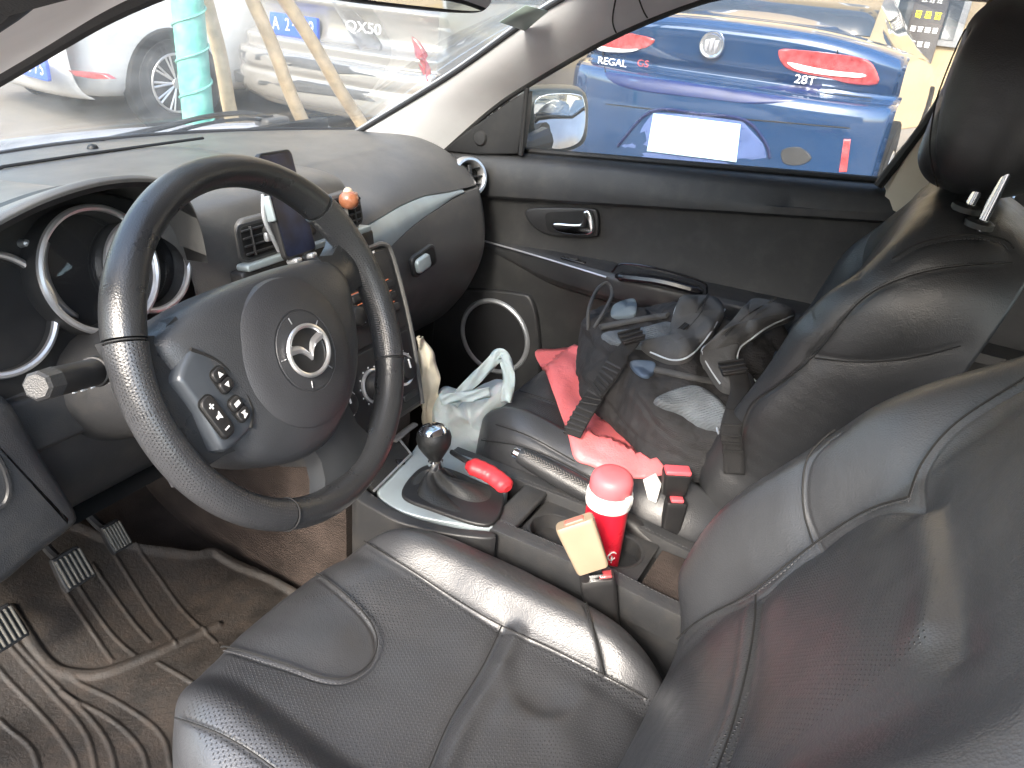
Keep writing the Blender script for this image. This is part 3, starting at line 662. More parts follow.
M().tube(spl([pf2.w(p) for p in ((-.036, .02, -.01), (-.044, -.01, -.012), (-.038, -.04, -.012), (-.03, -.06, -.014))], 6), .003, 8).ob('side_lever', MT['silver'], hol)
gn = onY(349, 200, .238); orn = thing('dashboard_ornament', gn, 'small round brown wooden head ornament clipped on the right centre vent', 'ornament')
gf = Fr(gn, (1, .5, 0), (0, 0, 1))
def ball(m, f, c, r, n=20):
    rings = []
    for i in range(n+1):
        t = -PI/2+PI*i/n; rings.append((max(1e-4, math.cos(t)*r[0]), math.sin(t)*r[2]))
    return m.lathe(Fr(f.w(c), f.x, f.y), rings, 24)
ball(M(), gf, (0, 0, 0), (.0155, .0155, .0165)).ob('head', mat('brown_wood', (.32, .12, .06), .28, var=.3, coat=.5, vs=60), orn)
ball(M(), gf, (.002, .012, -.002), (.008, .008, .008)).ob('cap', mat('pale_wood', (.6, .45, .32), .3, coat=.4), orn)
for sx in (-.006, .006): ball(M(), gf, (sx+.004, .002, .0145), (.0022, .0022, .0022), 8).ob('eye', MT['void'], orn)
ball(M(), gf, (.012, .006, .007), (.005, .005, .005), 10).ob('ear', bpy.data.materials['brown_wood'], orn)
M().tube([gn, gn+A([0, .03, -.012])], .004, 8).ob('clip', MT['black'], orn)
# ================================================================ steering wheel
Wc = A([-.3514, -.017, .9486]); th, yw = .4462, .0892
wf = Fr(Wc, (math.cos(yw), math.sin(yw), 0), (-math.sin(yw)*math.sin(th), math.cos(yw)*math.sin(th), math.cos(th)))
sw = thing('steering_wheel', Wc, 'black leather steering wheel with perforated grips and round winged chrome badge', 'steering wheel')
perf = leather('perforated_wheel_leather', (.028, .029, .032), .36, dot=.0036)
def rim(a0, a1, n, name, mt, r0=.0, uvp=False):
    G = []; UV = []
    for a in np.linspace(math.radians(a0), math.radians(a1), n):
        c = A([math.cos(a), math.sin(a)]); ring = []
        d = math.degrees(a) % 360; thick = .0168+.0022*math.exp(-((d-38)/16)**2)+.0022*math.exp(-((d-150)/16)**2)+r0
        for b in np.linspace(0, 2*PI, 28, endpoint=False):
            rr = .185+thick*math.cos(b)*(1.0); h = thick*1.12*math.sin(b); ring.append(wf.w((c[0]*rr, c[1]*rr, h))); UV.append((a*.185, b*.017, 1.))
        G.append(ring)
    m = M().loft(G, closed=False); o = m.ob(name, mt, sw)
    if uvp:
        at = o.data.attributes.new('uvp', 'FLOAT_VECTOR', 'POINT'); P = A([v.co[:] for v in o.data.vertices]); d = P-wf.o; u = d@wf.x; v = d@wf.y; w = d@wf.z
        an = np.arctan2(v, u); rr = np.hypot(u, v)-.185; b = np.arctan2(w, rr); an = np.where(an > math.radians(200), an, an)
        at.data.foreach_set('vector', np.stack([an*.19, b*.017, np.ones(len(P))], 1).astype('f').ravel())
    return o
rim(41, 159, 90, 'rim_section', MT['wleath'])
rim(-27, 39.6, 60, 'rim_section', perf, .0004, True)
rim(160.4, 240.6, 70, 'rim_section', perf, .0004, True)
rim(242, 332, 70, 'rim_section', MT['wleath'])
for a in (40.3, 159.7, 241.3, -27.6):
    a = math.radians(a); G = []
    M().tube([wf.w((math.cos(a)*(.185+.0172*math.cos(b)), math.sin(a)*(.185+.0172*math.cos(b)), .0194*math.sin(b))) for b in np.linspace(0, 2*PI, 28, endpoint=False)], .0009, 5, closed=True).ob('rim_seam', MT['rubber'], sw)
m = M()
for k in range(64):   # stitching along the inner edge of the right grip
    a = math.radians(-25+k*1.0); r = .185-.0165; p0 = wf.w((math.cos(a)*r, math.sin(a)*r, .0065)); p1 = wf.w((math.cos(a+.012)*(r+.001), math.sin(a+.012)*(r+.001), -.004)); m.tube([p0, (p0+p1)/2+wf.w((math.cos(a)*-.0009, math.sin(a)*-.0009, 0))-wf.o, p1], .0008, 4)
m.ob('grip_stitching', MT['dash'], sw)
# airbag pad: domed polygon
MT['wpad'] = mat('airbag_pad_plastic', (.035, .037, .041), .38, grain=.4, gs=700)
out = spl([(-.150, .048), (-.118, .066), (-.06, .074), (0, .074), (.07, .070), (.118, .060), (.138, .034), (.130, -.002), (.113, -.044), (.086, -.080), (.050, -.106), (.005, -.124), (-.045, -.122), (-.09, -.102), (-.115, -.078), (-.135, -.03)], 6, True)
def dome(out, c, H, prof, m=None):
    m = m or M(); c = A(c); G = []
    for s, z in prof: G.append([wf.w((*(c+(p-c)*s), z)) for p in out])
    return m.loft(G, False, True)
c0 = A([-.002, -.016])
pr_ = [(1.0, -.055), (1.01, -.02), (1.0, -.002), (.975, .006), (.93, .012), (.86, .0165), (.75, .020), (.6, .0225), (.4, .024), (.2, .0245)]
dome(out, c0, 0, pr_).ob('airbag_pad', MT['wpad'], sw, ang=60)
dk = leather; ring = lambda R, z: [(R*math.cos(a), R*math.sin(a)) for a in np.linspace(0, 2*PI, 72, endpoint=False)]
hf_ = wf.off(c0, .018)
M().lathe(hf_, [(.0001, .0150), (.030, .0148), (.042, .0140), (.0425, .0128), (.0445, .0128), (.045, .0138), (.060, .0115), (.074, .0085), (.081, .0045), (.083, -.004)], 96).ob('horn_cover', mat('horn_cover_plastic', (.035, .036, .04), .5, grain=.35, gs=700), sw)
ef = wf.off(c0, .0335)
M().lathe(ef, [(.0001, .0), (.025, .0), (.026, .001), (.0275, .0), (.0285, -.002)], 64).ob('badge_base', MT['black'], sw)
# winged badge: oval ring with a V shaped wing
m = M(); a = np.linspace(0, 2*PI, 65)[:-1]
m.tube([ef.w((.0305*math.cos(t), .0262*math.sin(t), .0026)) for t in a], .0026, 8, closed=True)
def wing(sg):
    L = spl([(0, -.0115), (sg*.006, -.0035), (sg*.014, .0015), (sg*.0285, .0035)], 8); U_ = spl([(0, -.0045), (sg*.004, .0025), (sg*.011, .0095), (sg*.0262, .0135)], 8)
    g = []
    for l, u in zip(L, U_): g.append([ef.w((*l, .0005)), ef.w((*(l*.9+u*.1), .0030)), ef.w((*(l*.5+u*.5), .0045)), ef.w((*(l*.1+u*.9), .0030)), ef.w((*u, .0005))])
    m.grid(g)
wing(1); wing(-1)
bd = m.ob('badge', mat('brushed_badge', (.82, .82, .83), .28, metal=.85, var=.02), sw)
m = M()
for a in (35, 100, 175, 250, 310):
    t = math.radians(a); f = Fr(ef.w((.0365*math.cos(t), .0365*math.sin(t), -.0006)), ef.x*math.cos(t)+ef.y*math.sin(t), -ef.x*math.sin(t)+ef.y*math.cos(t)); m.box(f, (0, 0, 0), (.0075, .0012, .001), .0003)
m.ob('cover_notches', MT['silver'], sw)
# spokes
def spoke(pts, name, mt, z=(.004, -.02)):
    G = []
    for p, q, zt in pts:
        p, q = A(p), A(q); n = []
        for t in np.linspace(0, 1, 9): n.append(wf.w((*(p*(1-t)+q*t), zt+.007*math.sin(t*PI))))
        for t in np.linspace(1, 0, 9): n.append(wf.w((*(p*(1-t)+q*t), zt-.024)))
        G.append(n)
    M().loft(G).ob(name, mt, sw, ang=50)
spoke([((-.115, .068), (-.105, -.075), .004), ((-.14, .058), (-.128, -.072), .0), ((-.160, .066), (-.155, -.072), -.002), ((-.182, .07), (-.176, -.078), -.004)], 'spoke', MT['wleath'])
spoke([((.10, .068), (.112, .012), .006), ((.13, .062), (.138, .012), .004), ((.155, .072), (.162, .014), .0), ((.178, .088), (.187, .010), -.003)], 'spoke', MT['wleath'])
spoke([((.062, -.10), (-.018, -.115), .000), ((.066, -.13), (-.012, -.14), -.002), ((.078, -.15), (-.016, -.160), -.003), ((.098, -.158), (-.03, -.184), -.004)], 'spoke', mat('spoke_silver', (.032, .034, .037), .36, metal=.2), z=0)
# button panel on the left spoke
bp_ = [wf.px(*p, .012)[:2] for p in ((190, 347), (215, 358), (238, 378), (252, 405), (251, 425), (222, 452), (208, 436), (196, 412), (180, 390), (174, 376))]
M().prism(wf, spl(bp_, 3, True), -.006, .0200, .006).ob('switch_panel', mat('switch_panel_silver', (.05, .057, .067), .36, metal=.2), sw)
bpf = wf.off((0, 0), .0215)
ln = spl([wf.px(*p, .0202)[:2] for p in ((191, 349), (216, 360), (238, 381), (252, 408), (251, 428))], 6)
M().tube([wf.w((*p, .0198)) for p in ln], .0018, 6).ob('panel_joint', MT['void'], sw)
def btn(cpx, w, h, ang, n=1, name='switch'):
    p = wf.px(*cpx, .0202)[:2]; a = math.radians(ang); f = Fr(wf.w((*p, .0202)), wf.x*math.cos(a)+wf.y*math.sin(a), -wf.x*math.sin(a)+wf.y*math.cos(a))
    M().prism(f, rrect(w+.003, h+.003, min(w, h)*.42), 0, .0008, 0).ob('switch_gap', MT['void'], sw)
    if n == 1: M().prism(f, rrect(w, h, min(w, h)*.4), 0, .004, .0015).ob(name, MT['black'], sw)
    else:
        for s in (1, -1): M().prism(f, rrect(w, h/2-.0006, min(w, h)*.26, cy=s*(h/4)), 0, .004, .0015).ob(name, MT['black'], sw)
    return f
m = M()
f = btn((221, 380), .016, .025, 14, 2); m.prism(f, [(-.003, .004), (.003, .004), (0, .009)], .0038, .0045); m.prism(f, [(-.003, -.004), (.003, -.004), (0, -.009)], .0038, .0045)
f = btn((216, 417), .017, .044, 14); m.box(f, (0, .012, .0042), (.006, .0014, .0006)); m.box(f, (0, .012, .0042), (.0014, .006, .0006)); m.box(f, (0, -.014, .0042), (.006, .0014, .0006)); m.prism(f, [(-.003, -.0015), (0, -.0015), (.003, -.004), (.003, .004), (0, .0015), (-.003, .0015)], .0038, .0045)
f = btn((238, 409), .015, .025, 14, 2); m.box(f, (0, .006, .0042), (.007, .004, .0006)); m.prism(f, [(-.003, -.010), (-.001, -.006), (-.003, -.003), (.003, -.004), (.001, -.006), (.003, -.009)], .0038, .0045)
m.ob('switch_symbols', MT['white_mark'], sw)
M().tube([wf.w((0, 0, -.02)), wf.w((0, 0, -.10))], .045, 20).ob('hub_back', MT['plast'], sw)
from mathutils.bvhtree import BVHTree
class Pillow:
    """upholstered cushion: closed outline B in the xy plane of fr, domed top(x,y), rounded rim of height H and width w, sides down to -D"""
    def __init__(s, fr, B, cen, top, w, H, D, nt=420, nr=110, tuck=.03, ns=12, belly=.0):
        s.fr = fr; s.cen = A(cen, float); B = A(B, float)-s.cen; an = np.arctan2(B[:, 1], B[:, 0]); o = np.argsort(an); an = an[o]; rr = np.hypot(B[:, 0], B[:, 1])[o]
        s.an = np.concatenate([an-2*PI, an, an+2*PI]); s.rr = np.tile(rr, 3); s.top = top; s.w = w; s.H = H
        th = np.linspace(-PI, PI, nt, endpoint=False); R = np.interp(th, s.an, s.rr); ring = []; q = np.linspace(0, 1, nr)
        q = np.concatenate([[.004], q[1:]]); q = 1-(1-q)**1.25
        for t in q:
            x = s.cen[0]+t*R*np.cos(th); y = s.cen[1]+t*R*np.sin(th); ring.append(np.stack([x, y, s.h(x, y)], 1))
        last = ring[-1]; zb_ = last[:, 2]
        for k in range(1, ns+1):
            f = k/ns; sc = 1+belly*math.sin(f*PI)-tuck*f*f
            ring.append(np.stack([s.cen[0]+(last[:, 0]-s.cen[0])*sc, s.cen[1]+(last[:, 1]-s.cen[1])*sc, zb_+(-D-zb_)*f], 1))
        s.nt = nt; G = A(ring); s.nring = len(G); s.G = G; L = G.reshape(-1, 3); s.loc = L; s.V = fr.w(L)
        F = []
        for i in range(s.nring-1):
            for j in range(nt): F.append((i*nt+j, i*nt+(j+1) % nt, (i+1)*nt+(j+1) % nt, (i+1)*nt+j))
        F.append(tuple(range(nt))[::-1]); F.append(tuple((s.nring-1)*nt+j for j in range(nt))); s.F = F; s.normals(); s.base = s.V.copy(); s.disp = np.zeros(len(s.V)); s.bvh = BVHTree.FromPolygons([tuple(v) for v in s.V], F); s.mask = np.zeros(len(s.V)); s.lines = []
    def normals(s):
        G = s.V.reshape(s.nring, s.nt, 3); a = np.roll(G, -1, 1)-np.roll(G, 1, 1); b = np.gradient(G, axis=0); n = np.cross(b, a); n /= (np.linalg.norm(n, axis=2)[..., None]+1e-12); n = n.reshape(-1, 3)
        if (n[0]@s.fr.z) < 0: n = -n
        s.nm = n
    def h(s, x, y):
        dx, dy = x-s.cen[0], y-s.cen[1]; r = np.hypot(dx, dy); R = np.interp(np.arctan2(dy, dx), s.an, s.rr); e = np.clip((R-r)/s.w, 0, 1)
        return s.top(x, y)-s.H*(1-np.sqrt(np.clip(1-(1-e)**2, 0, 1)))
    def hit(s, x, y):
        d = ray(x, y); r = s.bvh.ray_cast(Vector(CC), Vector(d))
        return A(r[0]) if r[0] is not None else None
    def path(s, pts, n=8):
        return A([q for q in (s.hit(*p) for p in spl(pts, n)) if q is not None])
    def dist(s, P):
        D = np.full(len(s.base), 9.)
        for a, b in zip(P[:-1], P[1:]):
            ab = b-a; L = ab@ab+1e-12
            if L > .05**2: continue
            t = np.clip((s.base-a)@ab/L, 0, 1); D = np.minimum(D, np.linalg.norm(s.base-a-t[:, None]*ab, axis=1))
        return D
    def seam(s, P, dep=.004, w=.0035, puff=.003, pw=.016):
        if len(P) < 2: return P
        s.lines.append((P, dep))
        d = s.dist(P); s.disp += -.55*dep*np.exp(-(d/(w*.8))**2)-.7*puff*np.exp(-(d/pw)**2); return P
    def ridge(s, P, hgt, w):
        d = s.dist(P); s.disp += hgt*np.exp(-(d/w)**2)
    def dent(s, p, r, dep):
        d = np.linalg.norm(s.base-p, axis=1); s.disp -= dep*np.exp(-(d/r)**2)
    def perf(s, poly):
        P = A([s.fr.l(s.hit(*p))[:2] if len(p) == 2 and s.hit(*p) is not None else (p[2], p[3]) if len(p) == 4 else None for p in poly if len(p) == 4 or s.hit(*p) is not None]); x, y = s.loc[:, 0], s.loc[:, 1]; ins = np.zeros(len(x), bool); n = len(P)
        for i in range(n):
            (x1, y1), (x2, y2) = P[i], P[(i+1) % n]; c = (y1 > y) != (y2 > y); ins ^= c & (x < (x2-x1)*(y-y1)/((y2-y1)+1e-12)+x1)
        top = np.arange(len(x)) < (s.nring-13)*s.nt; s.mask = np.maximum(s.mask, (ins & top).astype(float))
    def wrinkle(s, amp, sc, seed=1):
        r = np.random.default_rng(seed); k = r.normal(size=(14, 3))*sc; ph = r.uniform(0, 6.3, 14); w = np.zeros(len(s.base))
        for a, b in zip(k, ph): w += np.sin(s.base@a+b)
        s.disp += amp*w/4
    def ob(s, name, mt, par):
        V = s.base+s.nm*s.disp[:, None]; me = bpy.data.meshes.new(name); me.from_pydata([tuple(v) for v in V], [], s.F); me.polygons.foreach_set('use_smooth', [True]*len(me.polygons))
        at = me.attributes.new('uvp', 'FLOAT_VECTOR', 'POINT'); at.data.foreach_set('vector', np.stack([s.loc[:, 0], s.loc[:, 1], s.mask], 1).astype('f').ravel())
        o = bpy.data.objects.new(name, me); COL.objects.link(o); me.materials.append(mt); o.parent = par; o.matrix_parent_inverse = Matrix.Translation(par.location).inverted()
        for P, dep in s.lines:
            if name in ('main_body',): continue
            q = []
            for v in P:
                r = s.bvh.find_nearest(Vector(v)); nn = A(r[1]); q.append(A(r[0])-nn*(.55*dep+.0021-.0009))
            q = A(q)
            for _k in range(3): q[1:-1] = (q[:-2]+2*q[1:-1]+q[2:])/4
            if dep < .0025: continue
            seg = np.linalg.norm(np.diff(q, axis=0), axis=1)
            if len(q) > 3 and seg.max() < .06: M().tube(q, .0011, 5).ob('seam_line', MT['void'], o)
        return o
    def at(s, q, off=0):
        r = s.bvh.find_nearest(Vector(q)); return A(r[0])+A(r[1])*off
def sellipse(a, b, n, k=96, cx=0, cy=0):
    t = np.linspace(0, 2*PI, k, endpoint=False); c, s_ = np.cos(t), np.sin(t)
    return [(cx+a*np.sign(u)*abs(u)**(2/n), cy+b*np.sign(v)*abs(v)**(2/n)) for u, v in zip(c, s_)]
def stitches(P, pil, name, mt, par, off=.0, step=.0052, r=.00055):
    L = np.concatenate([[0], np.cumsum(np.linalg.norm(np.diff(P, axis=0), axis=1))]); n = int(L[-1]/step); m = M()
    q = A([[np.interp(t*step, L, P[:, i]) for i in range(3)] for t in np.arange(0, n, .5)])
    T = np.gradient(q, axis=0)
    for k in range(0, len(q)-1, 2):
        nn = pil.bvh.find_nearest(Vector(q[k])); nm_ = A(nn[1]); sd_ = nrm(np.cross(T[k], nm_))*off
        a, b = q[k]+sd_, q[k]+sd_+nrm(T[k])*step*.62; m.tube([a+nm_*.0002, (a+b)/2+nm_*.0009, b+nm_*.0002], r, 4)
    return m.ob(name, mt, par)
thread = mat('grey_thread', (.045, .045, .048), .7)
# ================================================================ driver seat
ds = thing('bucket_seat', (-.36, -.4, .27), 'nearest black leather seat with perforated centre and worn bolsters, at the bottom', 'car seat', 'front car seats')
def ctop(x, y):
    return .032*sm(abs(x), .125, .185)-.012*np.exp(-(x/.12)**2)+.010*sm(y, .08, .2)-.035*sm(-y, .12, .3)
cfr = Fr((-.355, -.254, .568), (1, 0, 0), (0, 1, .06))
DC = Pillow(cfr, sellipse(.252, .285, 2.9), (0, 0), ctop, .085, .072, .22, 520, 150, tuck=.06, belly=.02)
sp = lambda L: DC.path(L)
s1 = DC.seam(sp([(359, 539), (413, 572), (460, 603), (501, 627), (553, 650), (610, 679), (646, 699)]), .005, .0035, .007, .035)
s0_ = DC.seam(sp([(318, 560), (338, 547), (359, 539)]), .003, .003, .003, .02)
s2 = DC.seam(sp([(303, 565), (341, 593), (369, 622), (377, 645), (369, 666), (346, 680), (320, 679), (284, 666), (232, 650), (222, 650)]), .005, .0035, .007, .03)
s3 = DC.seam(sp([(502, 627), (481, 671), (449, 723), (425, 780)]), .006, .009, .006, .03)
DC.ridge(sp([(516, 634), (496, 676), (464, 728), (440, 780)]), .009, .012)
s4 = DC.seam(sp([(178, 718), (217, 733), (250, 752), (283, 776)]), .005, .0035, .005, .03)
s5 = DC.seam(sp([(578, 585), (588, 612), (597, 645), (604, 676)]), .003, .004, .002, .02)
for px_, r, d_ in (((545, 690), .034, .009), ((330, 640), .03, -.004), ((430, 640), .06, .006), ((300, 720), .06, -.004), ((560, 735), .03, -.005), ((505, 715), .02, -.004)):
    q = DC.hit(*px_); DC.dent(q, r, d_)
DC.ridge(DC.path([(502, 668), (512, 700), (540, 722), (572, 716), (588, 694)]), .003, .014)
DC.wrinkle(.0008, 26, 3)
DC.perf([(350, 538), (413, 573), (501, 628), (553, 651), (646, 700), (646, 699, .26, -.29), (0, 0, -.26, -.29), (0, 0, -.26, .0), (178, 716), (205, 690), (232, 652), (284, 668), (320, 682), (350, 682), (380, 650), (369, 620), (341, 592), (300, 563), (0, 0, -.05, .3)])
dc_ = DC.ob('seat_cushion', MT['seat'], ds)
for P in (s1, s2): stitches(P, DC, 'stitching', thread, dc_, .003)
if len(s5) > 3: M().tube(A([DC.at(q, .001) for q in s5]), .0024, 6).ob('piping', MT['rubber'], ds)
def backtop(a1, a2, L):
    def top(x, y):
        f = sm(y, -.05, .05)*(1-sm(y, .34*L, .56*L)); return (a1*np.exp(-((y-.17)/.16)**2)+a2*f)*sm(abs(x), .12, .205)+.014*np.exp(-((y-.12)/.1)**2)-.014*sm(y, .3, .5)
    return top
def backout(hw, L, sh):
    k = [(-.06, .235), (0, .25), (.12, hw), (.28, hw), (.38, hw-.01-sh*.3), (.46, hw-.03-sh*.7), (.53, hw-.065-sh), (.575, hw-.115-sh), (.595, hw-.185-sh)]
    R = [(x, y*L) for y, x in k]; return spl(R+[(0, .60*L)]+[(-x, y) for x, y in R[::-1]]+[(-.2, -.085), (0, -.09), (.2, -.085)], 6, True)
def bframe(x, y, z, r): r = math.radians(r); return Fr((x, y, z), (-1, 0, 0), (0, -math.sin(r), math.cos(r)))
DBF = bframe(-.308, -.483, .600, 25.4)
_bo = [(x*(1.27 if x > 0 else 1), y) for x, y in backout(.283, 1.02, -.02)]; _bt = backtop(.022, .048, 1.02)
DB = Pillow(DBF, _bo, (0, .26), lambda x, y: _bt(np.where(x > 0, x/1.7, x), y), .075, .06, .13, 560, 150, tuck=.08, belly=.01)
sp = lambda L: DB.path(L)
b1 = DB.seam(sp([(657, 669), (696, 624), (752, 596), (816, 546), (869, 513), (911, 500)]), .005, .0035, .008, .035)
b6 = DB.seam(sp([(911, 500), (938, 507), (947, 563), (955, 607), (958, 652)]), .002, .010, .006, .02)
b2 = DB.seam(sp([(816, 546), (805, 507), (808, 463), (827, 440), (838, 432)]), .004, .003, .004, .02)
b3 = DB.seam(sp([(911, 500), (925, 463), (958, 424), (1024, 382), (1060, 362)]), .004, .0035, .007, .03)
b4 = DB.seam(sp([(758, 598), (757, 625), (750, 670), (735, 730), (719, 775)]), .004, .006, .006, .02)
DB.ridge(sp([(750, 605), (745, 660), (728, 725), (708, 775)]), .007, .012)
DB.ridge(sp([(925, 520), (935, 580), (930, 625)]), .007, .018)
DB.wrinkle(.0009, 20, 5)
DB.perf([(640, 690), (696, 627), (752, 599), (816, 550), (869, 517), (905, 504), (930, 510), (938, 580), (930, 640), (860, 690), (790, 745), (735, 790), (640, 800)])
db_ = DB.ob('backrest', MT['seat'], ds)
for P in (b1, b3): stitches(P, DB, 'stitching', thread, db_, .003)
nb = sp([(760, 800), (797, 768), (870, 722), (940, 690), (1024, 640)])
hh = Pillow(bframe(-.36, -.80, 1.235, 15), sellipse(.13, .085, 3), (0, 0), lambda x, y: .0*x, .06, .05, .06, 120, 40); hh.ob('headrest', MT['seat'], ds)
for sx in (-.06, .06): M().tube([(-.36+sx, -.775, 1.02), (-.36+sx, -.80, 1.2)], .006, 10).ob('headrest_post', MT['chrome'], ds)
# ================================================================ passenger seat
ps = thing('bucket_seat', (.37, -.4, .27), 'farther black leather seat holding the backpack and pink bag', 'car seat', 'front car seats')
PCF = Fr((.360, -.237, .595), (1, 0, 0), (0, 1, .06))
PC = Pillow(PCF, sellipse(.258, .285, 3.2), (0, 0), ctop, .085, .072, .22, 420, 110, tuck=.06, belly=.02)
sp = lambda L: PC.path(L)
c1 = PC.seam(sp([(483, 440), (520, 446), (560, 462), (610, 490)]), .004, .003, .004, .02)
c2 = PC.seam(sp([(497, 425), (530, 437), (575, 462)]), .003, .003, .005, .03)
c3 = PC.seam(sp([(520, 392), (560, 405), (600, 420)]), .003, .003, .004, .03)
PC.wrinkle(.0012, 30, 9); PC.perf([(0, 0, -.12, .2), (0, 0, .12, .2), (0, 0, .14, -.3), (0, 0, -.14, -.3)]); PC.ob('seat_cushion', MT['seat'], ps)
stitches(c1, PC, 'stitching', thread, ps, .003)
PBF = bframe(.396, -.412, .585, 15)
PB = Pillow(PBF, [(x*(.90+.10*sm(y, .0, .22)) if x > 0 else x, y) for x, y in backout(.226, .94, -.036)], (0, .26), backtop(.0, .045, .94), .07, .055, .18, 480, 130, tuck=.05, belly=.01, ns=26)
sp = lambda L: PB.path(L, 10)
p1 = PB.seam(sp([(735, 470), (749, 410), (783, 382), (815, 355), (858, 304), (897, 281), (944, 269), (1010, 264)]), .004, .003, .006, .02)
p2 = PB.seam(sp([(815, 357), (855, 361), (897, 359), (930, 353), (960, 345)]), .004, .003, .004, .02)
p3 = PB.seam(sp([(893, 260), (921, 244), (964, 236), (1000, 240), (1012, 250)]), .004, .003, .005, .02)
p4 = PB.seam(sp([(858, 275), (866, 238), (897, 203), (925, 194)]), .003, .003, .005, .03)
p5 = PB.seam(sp([(811, 320), (806, 293), (815, 269), (822, 262)]), .003, .003, .004, .02)
PB.wrinkle(.0010, 20, 11)
PB.ob('backrest', MT['seatside'], ps)
for P in (p1, p1, p3, p2):
    if len(P) > 3: stitches(P, PB, 'stitching', thread, ps, .004 if P is p1 else -.004)
HF = bframe(.392, -.560, 1.232, 4)
HP = Pillow(HF, sellipse(.150, .122, 3), (0, 0), lambda x, y: .01-.5*x*x, .05, .045, .135, 240, 70, tuck=.14, belly=.05, ns=26)
h1 = HP.seam(HP.path([(968, 30), (947, 70), (938, 105), (932, 150), (940, 188)], 10), .004, .003, .004, .015)
HP.ob('headrest', MT['seatside'], ps)
for c_, t_ in (((979, 224), (.004, -.012, .085)), ((966, 208), (.004, -.012, .070))):
    a = PB.hit(*c_); 
    if a is None: continue
    b = a+A(t_); M().tube([a-A([0, 0, .02]), b], .0062, 12).ob('headrest_post', MT['chrome'], ps)
    e = Fr(a, (1, 0, 0), (0, 1, .1)); M().lathe(e, [(.0185, -.004), (.018, .003), (.013, .006), (.008, .006)], 24).ob('post_collar', MT['black'], ps)
# ================================================================ centre console
cn = thing('centre_console', (.02, -.25, .35), 'black centre console with silver plate and two cup holders between the seats', 'console')
CX = .022; CZ = .572
def kz(x, y, z=CZ): return onZ(x, y, z)
kf = Fr((0, 0, CZ), (1, 0, 0), (0, 1, 0))
# side walls
M().prism(kf, [(CX-.078, .10), (CX-.082, -.20), (CX-.080, -.62), (CX+.080, -.62), (CX+.082, -.20), (CX+.100, .10)], -.30, -.045, .01).ob('console_base', MT['plast'], cn)
for sx, nm in ((-1, 'side_rail'), (1, 'side_rail')):
    x0 = CX+sx*.070; g = []
    for y in np.linspace(.02 if sx > 0 else -.06, -.60, 30):
        o = [(x0-.016, CZ-.05), (x0-.015, CZ-.006), (x0-.010, CZ), (x0+.004, CZ+.001), (x0+.013, CZ-.004), (x0+.016, CZ-.05)]
        g.append([(x, y, z-.012*sm(-y, .28, .45)) for x, z in spl(o, 3)])
    M().grid(g).ob(nm, MT['trim'], cn)
    m = M()
    for k in range(90): m.tube([(x0-sx*.009, -.03-k*.0062, CZ+.0008-.012*sm(.03+k*.0062, .28, .45)), (x0-sx*.009, -.033-k*.0062, CZ+.0012-.012*sm(.03+k*.0062, .28, .45))], .0006, 4)
    m.ob('stitching', thread, cn)
# cross band behind the shifter, cup holder tray
tf = Fr((CX, 0, CZ-.004), (1, 0, 0), (0, 1, 0))
M().box(tf, (0, -.150, -.004), (.112, .042, .012), .004).ob('cross_band', MT['trim'], cn)
m = M(); cups = [(-.006, -.215), (.004, -.315)]
m.box(tf, (0, -.40, -.060), (.11, .46, .01), .002).ob('tray_floor', MT['black'], cn)
for (x, y), R in zip(cups, (.038, .041)):
    f = tf.off((x, y), -.006)
    M().lathe(f, [(.0001, -.046), (R-.006, -.046), (R-.002, -.042), (R-.001, -.012), (R, -.008), (R+.004, -.007), (R+.005, -.012), (R+.005, -.048)], 48).ob('cup_holder', MT['plast'], cn)
# top plate of cup tray with two round openings (ring strips)
g = []
hexo = []
def platehole(y0, y1, hc, R, z):
    a = np.linspace(0, 2*PI, 64, endpoint=False); inner = [(hc[0]+R*math.cos(t), hc[1]+R*math.sin(t)) for t in a]; outer = []
    for t in a:
        c, s_ = math.cos(t), math.sin(t); k = min((.054-hc[0]*np.sign(c))/abs(c) if abs(c) > 1e-6 else 9, ((y1-hc[1]) if s_ > 0 else (hc[1]-y0))/abs(s_) if abs(s_) > 1e-6 else 9); outer.append((hc[0]+c*k, hc[1]+s_*k))
    return [[tf.w((*i, z-.010)), tf.w((*i, z-.001)), tf.w((*(A(i)*.9+A(o)*.1), z)), tf.w((*o, z))] for i, o in zip(inner, outer)]
M().grid(platehole(-.262, -.172, cups[0], .037, -.014), True).ob('tray_plate', MT['plast'], cn)
M().grid(platehole(-.370, -.266, cups[1], .040, -.014), True).ob('tray_plate', MT['plast'], cn)
M().box(tf, (.0, -.44, -.022), (.106, .13, .006), .002).ob('rear_tray', MT['carpet'], cn)
M().box(tf, (0, -.54, .0), (.15, .12, .05), .015).ob('armrest_lid', MT['plast'], cn)
# silver shifter plate
zp = CZ+.0
q = [kz(*p)[:2] for p in ((377, 489), (392, 474), (410, 455), (424, 440), (452, 452), (480, 462), (508, 482), (500, 505), (492, 528), (455, 524), (415, 516), (388, 505))]
M().prism(kf, spl(q, 3, True), -.03, .002, .003).ob('shifter_plate', MT['console'], cn)
q = [kz(*p)[:2] for p in ((361, 486), (368, 492), (390, 507), (414, 519), (455, 529), (492, 533), (491, 540), (450, 536), (405, 526), (380, 515), (352, 497))]
M().prism(kf, spl(q, 3, True), -.12, .004, .004).ob('edge_trim', MT['plast'], cn)
